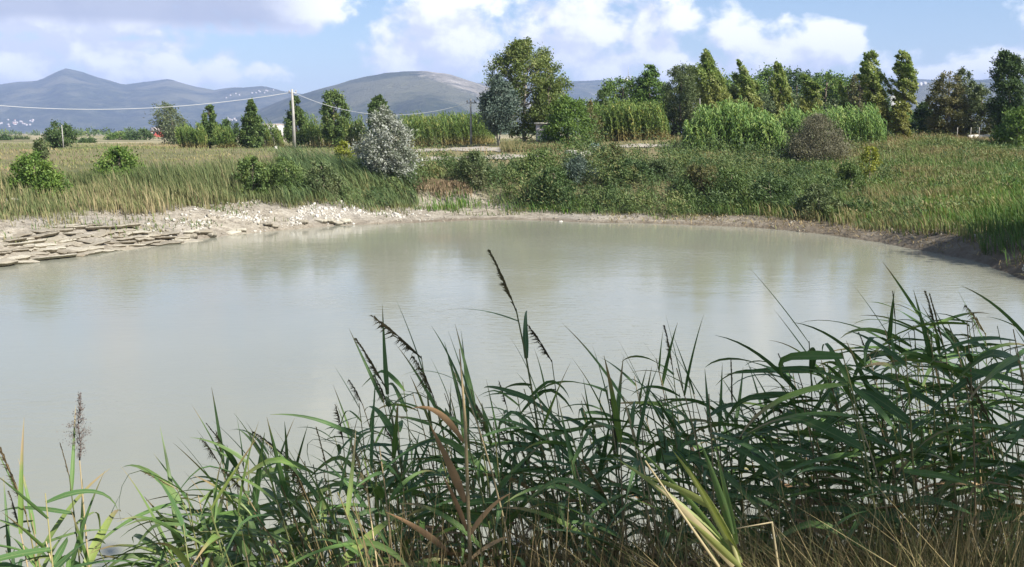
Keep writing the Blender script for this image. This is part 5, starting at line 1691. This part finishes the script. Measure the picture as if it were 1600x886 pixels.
PAN = [panicle_mesh('panicle', 'plume', 80, .05, .25, .22, 1, .34), panicle_mesh('panicle', 'plume', 80, .07, .55, .42, 2, .40), panicle_mesh('panicle', 'plume', 60, .04, .12, .08, 3, .24),
       panicle_mesh('panicle', 'plume', 70, .09, .95, .55, 4, .42)]
PAN_DRY = fluffy_mesh('panicle', 'plume_grey', 5)
PAN_TAN = [panicle_mesh('panicle', 'stem_dry', 80, .06, .4, .25, 6, .34), panicle_mesh('panicle', 'stem_dry', 60, .05, .15, .10, 7, .26)]


def reed(name, label, group, base, tip, nleaf, mats=('reed_green',), weights=None, pan=None, pan_len=.28, stem='stem_green', r0=.0075, leaf_len=(.30, .55), wind_az=math.pi, spread=.9,
         t_lo=.30, top_leaves=2, rng=rng, dry_low=.25, pan_dir=None, elv_hi=.85):
    b = np.array((base[0], base[1], gz(base[0], base[1]) - .05))
    tip = np.array(tip, float)
    root = empty(name, b)
    rel = tip - b
    H = rel[2]
    ctrl = np.array((rel[0] * .18, rel[1] * .18, H * .62))

    def curve(t):
        return 2 * (1 - t) * t * ctrl + t * t * rel

    def tang(t):
        v = 2 * (1 - t) * ctrl + 2 * t * (rel - ctrl)
        return v / (np.linalg.norm(v) + 1e-9)
    ts = np.linspace(0, 1, 9)
    mb = MB()
    mb.tube([curve(t) for t in ts], r0 * (1 - .72 * ts), 6, caps=False)
    mb.build('stem', MATS[stem], root, smooth=True)
    alt = rng.uniform(0, 6.28)
    for k in range(nleaf):
        t = t_lo + (1 - t_lo) * ((k + rng.uniform(.1, .9)) / nleaf) ** .75
        mt = mats[int(rng.choice(len(mats), p=weights))] if len(mats) > 1 else mats[0]
        if t < .62 and rng.uniform() < dry_low:
            mt = 'reed_dry'
        top = k >= nleaf - top_leaves
        az_ = wind_az + rng.normal(0, spread) if rng.uniform() < .8 else alt + math.pi * k
        elv = rng.uniform(.9, 1.35) * (1.0 if spread > .6 else .75) if top and rng.uniform() < .34 else rng.uniform(-.1, elv_hi)
        me_ = STIFF[mt][int(rng.integers(5))] if top and elv > .9 else LEAF[mt][int(rng.integers(16))]
        o = bpy.data.objects.new('leaf', me_)
        COL.objects.link(o)
        o.parent = root
        o.location = curve(t)
        o.rotation_euler = Euler((rng.normal(0, .45), -elv, az_), 'XYZ')
        sL = rng.uniform(*leaf_len) * (1.0 if t < .8 else .85)
        o.scale = (sL, sL * rng.uniform(.8, 1.15), sL)
    if pan is not None:
        o = bpy.data.objects.new('panicle', pan)
        COL.objects.link(o)
        o.parent = root
        o.location = curve(1.0) * .995
        tv = Vector(tang(1.0) if pan_dir is None else pan_dir).normalized()
        q = Vector((0, 0, 1)).rotation_difference(tv)
        o.rotation_euler = q.to_euler()
        o.scale = (pan_len, pan_len, pan_len)
    tag(root, label, 'reed', group)
    return root


def fore(px, py, d):
    return at(px, py, d)


# named reeds: px of base, px/py of stem top, distance, leaves, panicle, px/py of the plume's tip, label, stem radius
KEY = [
    (884, 806, 482, 4.6, 5, PAN[0], (772, 388), 'tallest reed with long dark plume rising above all others in the middle', .011),
    (710, 658, 556, 4.4, 3, PAN[1], (589, 481), 'reed with plume bent left over the water, left of the tallest reed', .007),
    (660, 604, 606, 4.4, 8, PAN[0], (563, 526), 'broad-leaved reed with dark narrow plume at the left of the middle clump', .008),
    (905, 862, 562, 4.9, 3, PAN[1], (832, 500), 'reed with a short dark plume just right of the tallest reed', .007),
    (430, 366, 716, 4.3, 3, PAN[2], (324, 659), 'reed with dark plume standing over the water at the lower left clump', .007),
    (352, 276, 762, 4.0, 5, PAN_TAN[0], (224, 731), 'reed with tan plume bent far left over the water', .007),
    (470, 446, 712, 4.5, 6, PAN[3], (405, 668), 'reed with feathery drooping plume in the lower left clump', .007),
    (520, 512, 735, 4.4, 3, PAN_TAN[1], (497, 668), 'reed with upright yellowish plume between lower left and middle clumps', .006),
    (62, 40, 800, 3.5, 8, PAN_TAN[0], (5, 690), 'tall reed with long tan plume at the left edge', .008),
    (120, 108, 742, 3.6, 5, PAN_TAN[1], (96, 692), 'slender pale green reed beside the grey fluffy plume', .007),
    (1150, 1144, 632, 4.8, 3, PAN[2], (1144, 558), 'reed with straight dark spike between the middle and right clumps', .007),
    (1412, 1399, 498, 5.2, 3, PAN[2], (1396, 452), 'reed with small dark spike above the right clump', .006),
    (1560, 1540, 520, 4.5, 7, PAN[3], (1519, 470), 'reed with drooping feathery plume at the right edge of the right clump', .007),
    (1262, 1240, 660, 4.8, 3, PAN[3], (1205, 615), 'reed with pale wispy plume at the left of the right clump', .006),
    (990, 948, 605, 4.6, 7, None, None, 'reed with upright twin leaves in the middle clump', .008),
    (1060, 1035, 640, 4.3, 10, None, None, 'reed with tall fan of broad upright leaves right of the middle', .009),
    (760, 722, 600, 4.5, 9, None, None, 'reed with four spreading leaves at its top left of the tallest reed', .008),
    (640, 612, 690, 4.0, 12, None, None, 'thick bunch-leaved reed at the left of the middle clump', .009),
    (1480, 1455, 520, 4.3, 10, None, None, 'reed with leaves pointing up above the right clump', .009),
]
for pxb, px, py, d, nl, pan, ptip, lab, r0 in KEY:
    tip = fore(px, py, d)
    bs = fore(pxb, 700, d + .15)
    pdir, pl = None, 0
    if ptip is not None:
        pdir = fore(*ptip, d - .05) - tip
        pl = float(np.linalg.norm(pdir))
    fan = pan is None
    reed('reed', lab, None, (bs[0], min(bs[1], 6.4)), tip, nl, mats=('reed_green', 'reed_sunlit') if px < 560 else ('reed_green',), weights=(.4, .6) if px < 560 else None, pan=pan, pan_len=pl,
         r0=r0, leaf_len=(.34, .56), spread=1.2, pan_dir=pdir, top_leaves=4 if fan else 1, t_lo=.45)

# grey fluffy dead reed plume at the left
tip = fore(124, 716, 3.7)
bs = fore(142, 900, 3.7)
reed('dead_reed', 'dead straw-coloured reed with grey fluffy plume at the left over the water', None, (bs[0], bs[1]), tip, 0, pan=PAN_DRY, pan_len=.275, pan_dir=fore(124, 606, 3.7) - tip, stem='stem_dry', r0=.008)

ENV_X = [0, 40, 90, 150, 170, 255, 285, 340, 420, 500, 545, 600, 640, 700, 750, 800, 850, 900, 950, 1000, 1040, 1100, 1150, 1195, 1230, 1260, 1300, 1350, 1400, 1450, 1500, 1550, 1600]
ENV_Y = [730, 760, 770, 800, 860, 850, 770, 720, 700, 720, 640, 600, 580, 590, 600, 575, 590, 600, 590, 560, 560, 600, 620, 640, 570, 530, 520, 520, 500, 470, 480, 500, 520]
count = {'left edge': 0}
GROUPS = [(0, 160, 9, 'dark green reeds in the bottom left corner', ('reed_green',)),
          (250, 545, 50, 'sunlit reeds at the lower left', ('reed_sunlit', 'reed_green')),
          (545, 1190, 124, 'dark reeds of the middle clump', ('reed_green',)),
          (1190, 1640, 96, 'dark reeds of the right clump', ('reed_green',))]
PLACES = [(60, 'at the very left edge of the water'), (110, 'under the grey fluffy plume'), (170, 'right of the grey fluffy plume'), (300, 'under the tan plume bent far left'), (370, 'at the left of the low sunlit clump'),
          (430, 'in the low sunlit clump under the dark plume'), (490, 'in the low sunlit clump under the drooping plume'), (545, 'at the right of the low sunlit clump'), (620, 'at the left flank of the middle clump'),
          (690, 'beside the bunch-leaved reed of the middle clump'), (760, 'left of the tallest reed'), (820, 'under the plume of the tallest reed'), (890, 'at the foot of the tallest reed'), (950, 'right of the tallest reed'),
          (1010, 'left of the yellow-green shoot'), (1070, 'behind the yellow-green shoot'), (1130, 'right above the yellow-green shoot'), (1190, 'under the straight dark spike'), (1250, 'at the left flank of the right clump'),
          (1310, 'in the left part of the right clump'), (1370, 'left of the small dark spike in the right clump'), (1430, 'under the small dark spike in the right clump'), (1490, 'right of the small dark spike'),
          (1550, 'under the drooping plume of the right clump'), (1700, 'at the right edge of the picture')]
PLUME_WORD = ['narrow-plumed', 'bent-plumed', 'spiked', 'droop-plumed']
for g0, g1, cnt_, grp_, mats in GROUPS:
    for i in range(cnt_):
        px = g0 + (g1 - g0) * (i + rng.uniform(0, 1)) / cnt_
        envy = np.interp(px, ENV_X, ENV_Y)
        py = envy + abs(rng.normal(0, 1)) * 100 * (.6 if g0 == 250 else 1.0)
        py = min(py, 860)
        d = rng.uniform(3.7, 5.8) if g0 > 160 else rng.uniform(3.3, 4.6)
        if py > 760:
            d = rng.uniform(3.2, 4.4)
        tip = fore(px, py, d)
        bx0 = tip[0] + rng.uniform(.02, .32) + (.12 if g0 == 1190 else 0)
        by0 = min(tip[1] + rng.normal(.05, .2), 6.55)
        if tip[2] - gz(bx0, by0) < .5:
            tip[2] = gz(bx0, by0) + rng.uniform(.5, .8)
        nl = int(rng.integers(7, 11)) if g0 > 160 else int(rng.integers(6, 9))
        pn, pw = None, ''
        if rng.uniform() < .12:
            kq = int(rng.integers(4))
            pn, pw = PAN[kq], PLUME_WORD[kq] + ' '
        st = 'stem_green' if rng.uniform() < .55 else 'stem_dry'
        hgt_w = 'tall' if py < envy + 40 else ('mid-height' if py < envy + 110 else 'low')
        place = next(w for lim, w in PLACES if px < lim)
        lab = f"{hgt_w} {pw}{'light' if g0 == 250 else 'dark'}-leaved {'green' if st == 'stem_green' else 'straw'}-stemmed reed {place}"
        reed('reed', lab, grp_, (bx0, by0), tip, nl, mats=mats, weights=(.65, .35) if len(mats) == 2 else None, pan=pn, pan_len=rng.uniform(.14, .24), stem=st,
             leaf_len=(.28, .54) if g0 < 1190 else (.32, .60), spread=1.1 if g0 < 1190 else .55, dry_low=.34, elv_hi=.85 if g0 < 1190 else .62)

# young yellow-green shoot close to the camera, leaf colour brightened as if sunlit
b_ = fore(1168, 930, 2.35)
shoot = empty('cane_shoot', b_)
mbs = MB()
topp = np.array(fore(1140, 836, 2.35)) - b_
gzb = gz(b_[0], b_[1]) - b_[2]
mbs.tube([(.05, 0, gzb - .03), (0.02, 0, gzb * .4), (0, 0, 0), topp], [.010, .009, .008, .006], 7)
mbs.build('stem', MATS['stem_green'], shoot, smooth=True)


def shoot_leaf(p0, p1, mat, width, sag, flip=0.0, root=None, org=None):
    """broad blade from one photographed point to another at the shoot's distance"""
    root = shoot if root is None else root
    org = b_ if org is None else org
    a_, c_ = np.array(p0) - org, np.array(p1) - org
    n = 10
    s = np.linspace(0, 1, n)
    axis_ = c_ - a_
    L = np.linalg.norm(axis_)
    view = np.array((0, 1, -.2))
    side = np.cross(axis_ / L, view)
    side /= np.linalg.norm(side)
    nrm = np.cross(side, axis_ / L)
    w = width * np.clip(.35 + s * 2.4, 0, 1) * (1 - s) ** .85 * .62 + .0006
    v = []
    for i in range(n):
        c0 = a_ + axis_ * s[i] + np.array((0, 0, sag * L * 4 * s[i] * (1 - s[i])))
        for k in (-1, 0, 1):
            v.append(c0 + side * k * w[i] * math.cos(flip) + nrm * (k * w[i] * math.sin(flip) + abs(k) * w[i] * .35))
    idx = np.arange(n * 3).reshape(n, 3)
    q = np.stack((idx[:-1, :-1], idx[1:, :-1], idx[1:, 1:], idx[:-1, 1:]), -1).reshape(-1, 4)
    me_ = mesh_np('leaf', v, [q], smooth=True)
    obj('leaf', me_, MATS[mat], root)


D = 2.35
shoot_leaf(fore(1158, 880, D), fore(1052, 705, D - .02), 'shoot_sun_yellow', .024, .05, .25)
shoot_leaf(fore(1150, 875, D), fore(960, 715, D + .05), 'shoot_sun_yellow', .022, .05, -.4)
shoot_leaf(fore(1146, 886, D - .04), fore(1024, 758, D - .05), 'shoot_cream', .024, .04, .15)
shoot_leaf(fore(1145, 835, D), fore(1094, 690, D + .08), 'reed_sunlit', .023, .04, .6)
shoot_leaf(fore(1122, 800, D), fore(1000, 742, D + .1), 'shoot_sun_yellow', .022, .05, .4)
shoot_leaf(fore(1160, 890, D - .05), fore(1060, 800, D - .08), 'shoot_sun_yellow', .02, .02, .4)
shoot_leaf(fore(1152, 850, D), fore(1118, 700, D + .12), 'reed_sunlit', .022, .01, .9)
shoot_leaf(fore(1156, 870, D), fore(1075, 730, D - .06), 'shoot_sun_yellow', .016, .03, .8)
shoot_leaf(fore(1140, 860, D), fore(985, 690, D + .15), 'reed_sunlit', .016, .04, .5)
tag(shoot, 'sunlit yellow-green cane shoot with broad leaves in front of the dark reeds', 'reed')

# straw-coloured reed with hanging tan leaves in the middle clump
o0 = fore(734, 900, 3.5)
dry = empty('dry_reed', (o0[0], o0[1], gz(o0[0], o0[1]) - .03))
dorg = np.array(dry.location)
mbs = MB()
mbs.tube([np.array((.03, 0, 0)), fore(732, 800, 3.5) - dorg, fore(727, 660, 3.5) - dorg, fore(718, 545, 3.5) - dorg], [.008, .007, .006, .002], 7)
mbs.build('stem', MATS['stem_dry'], dry, smooth=True)
for pA, pB, wd_, sg_ in (((727, 785), (672, 664), .036, .03), ((724, 690), (640, 640), .026, .22), ((700, 862), (602, 800), .028, .05), ((731, 840), (800, 770), .02, .10), ((730, 830), (690, 740), .02, .05)):
    shoot_leaf(fore(*pA, 3.5), fore(*pB, 3.45), 'reed_dry', wd_, sg_, .15, dry, dorg)
tag(dry, 'straw-coloured reed with broad tan dead leaves in the middle clump', 'reed')

# a bent dry stalk and dead reeds standing in front
for (pa, pb, pc, d, lab) in (((1218, 900), (1206, 816), (1150, 826), 2.9, 'pale dry stalk snapped over at the bottom right of the shoot'), ((1008, 720), (1008, 720), (1122, 884), 2.2, 'thin bleached stalk leaning below the yellow-green shoot')):
    A, B, C = (np.array(fore(*q, d)) for q in (pa, pb, pc))
    o_ = empty('dry_stalk', A)
    mb = MB()
    if pa == pb:
        gg = gz(C[0], C[1])
        mb.tube([C - A + np.array((.1, 0, gg - C[2])), C - A, (0, 0, 0)], [.004, .004, .002], 6)
    else:
        gg = gz(A[0], A[1])
        mb.tube([np.array((.02, 0, gg - A[2])), (0, 0, 0), B - A, C - A], [.0045, .0045, .004, .002], 6)
    mb.build('stem', MATS['shoot_cream'], o_, smooth=True)
    tag(o_, lab, 'stalk')

# dead stems between the reeds
rng = np.random.default_rng(404)
n = 4600
px = np.where(rng.uniform(0, 1, n) < .93, rng.uniform(540, 1660, n), rng.uniform(280, 560, n))
Y = rng.uniform(3.2, 6.4, n)
X = (px - 800) / F * Y
zt = np.array([at(p_, rng.uniform(690, 900) if p_ > 545 else rng.uniform(800, 900), q_)[2] for p_, q_ in zip(px, Y)])
g = ground_z(X, Y)
Hh = np.clip(zt - g, .25, 2.4)
tag(obj('dead_reed_stems', blades_mesh('dead_reed_stems', np.stack((X, Y, g - .03), 1), Hh, np.stack((-.14 * Hh * rng.uniform(-1.2, 2, n), rng.normal(0, .10, n) * Hh), 1), rng.uniform(.005, .012, n), rng.uniform(0, 1, n)), MATS['dead_stems']),
    'thin brown dead stems crowding between the foreground reeds', 'stems', kind='stuff')

# grass on the near bank, thickest at the lower right
n = 14000
px = np.where(rng.uniform(0, 1, n) < .75, rng.uniform(1080, 1750, n), rng.uniform(380, 1100, n))
Y = rng.uniform(2.4, 5.0, n)
X = (px - 800) / F * Y
zt = np.array([at(p_, rng.normal(np.interp(p_, [400, 900, 1100, 1250, 1400, 1600], [900, 885, 850, 790, 750, 720]), 45), q_)[2] for p_, q_ in zip(px, Y)])
g = ground_z(X, Y)
Hh = np.clip(zt - g, .15, 1.5) * rng.uniform(.6, 1.0, n)
tag(obj('near_grass', blades_mesh('near_grass', np.stack((X, Y, g - .02), 1), Hh, np.stack((-.45 * Hh * rng.uniform(-.6, 1.6, n), rng.normal(0, .25, n) * Hh), 1), rng.uniform(.003, .008, n), rng.uniform(0, 1, n)), MATS['dry_grass']),
    'thin dry grass leaning over the near bank below the reeds', 'grass', kind='stuff')

# ------------------------------------------------------------------ trees outside the frame that throw the shade
SHADE = True
if SHADE:
    make_plant('shade_tree', 'leafy tree behind the viewer shading the foreground reeds', 'tree', 0, 0, 0, 0, 'leaf_dark', 'ovoid', t0=.25, clumps=90, per=60, cs=.26, leaf=.3, aspect=.5,
               world=(9.4, .2, 11.8, 3.2), seed=300, trunk_r=.25, dense=1.0)
    make_plant('shade_tree', 'leafy tree on the right bank outside the picture shading the dark shore', 'tree', 0, 0, 0, 0, 'leaf_dark', 'ovoid', t0=.2, clumps=90, per=60, cs=.28, leaf=.3, aspect=.5,
               world=(26.6, 30.0, 9.6, 3.6), seed=301, trunk_r=.2, dense=4.5)

# ------------------------------------------------------------------ haze: the air over the plain
m, T = newmat('haze_air')
pvn = T.n('ShaderNodeVolumePrincipled')
pvn.inputs['Color'].default_value = (.50, .63, 1.0, 1)
pvn.inputs['Density'].default_value = 1.4e-4
pvn.inputs['Anisotropy'].default_value = 0.0
mo = T.n('ShaderNodeOutputMaterial')
T.link(pvn.outputs[0], mo.inputs['Volume'])
mb = MB()
mb.box(-9600, 9600, -60, 9600, -40, 470)
hz = mb.build('haze', m)
tag(hz, 'thin blue haze filling the air over the plain and the mountains', 'haze', kind='stuff')
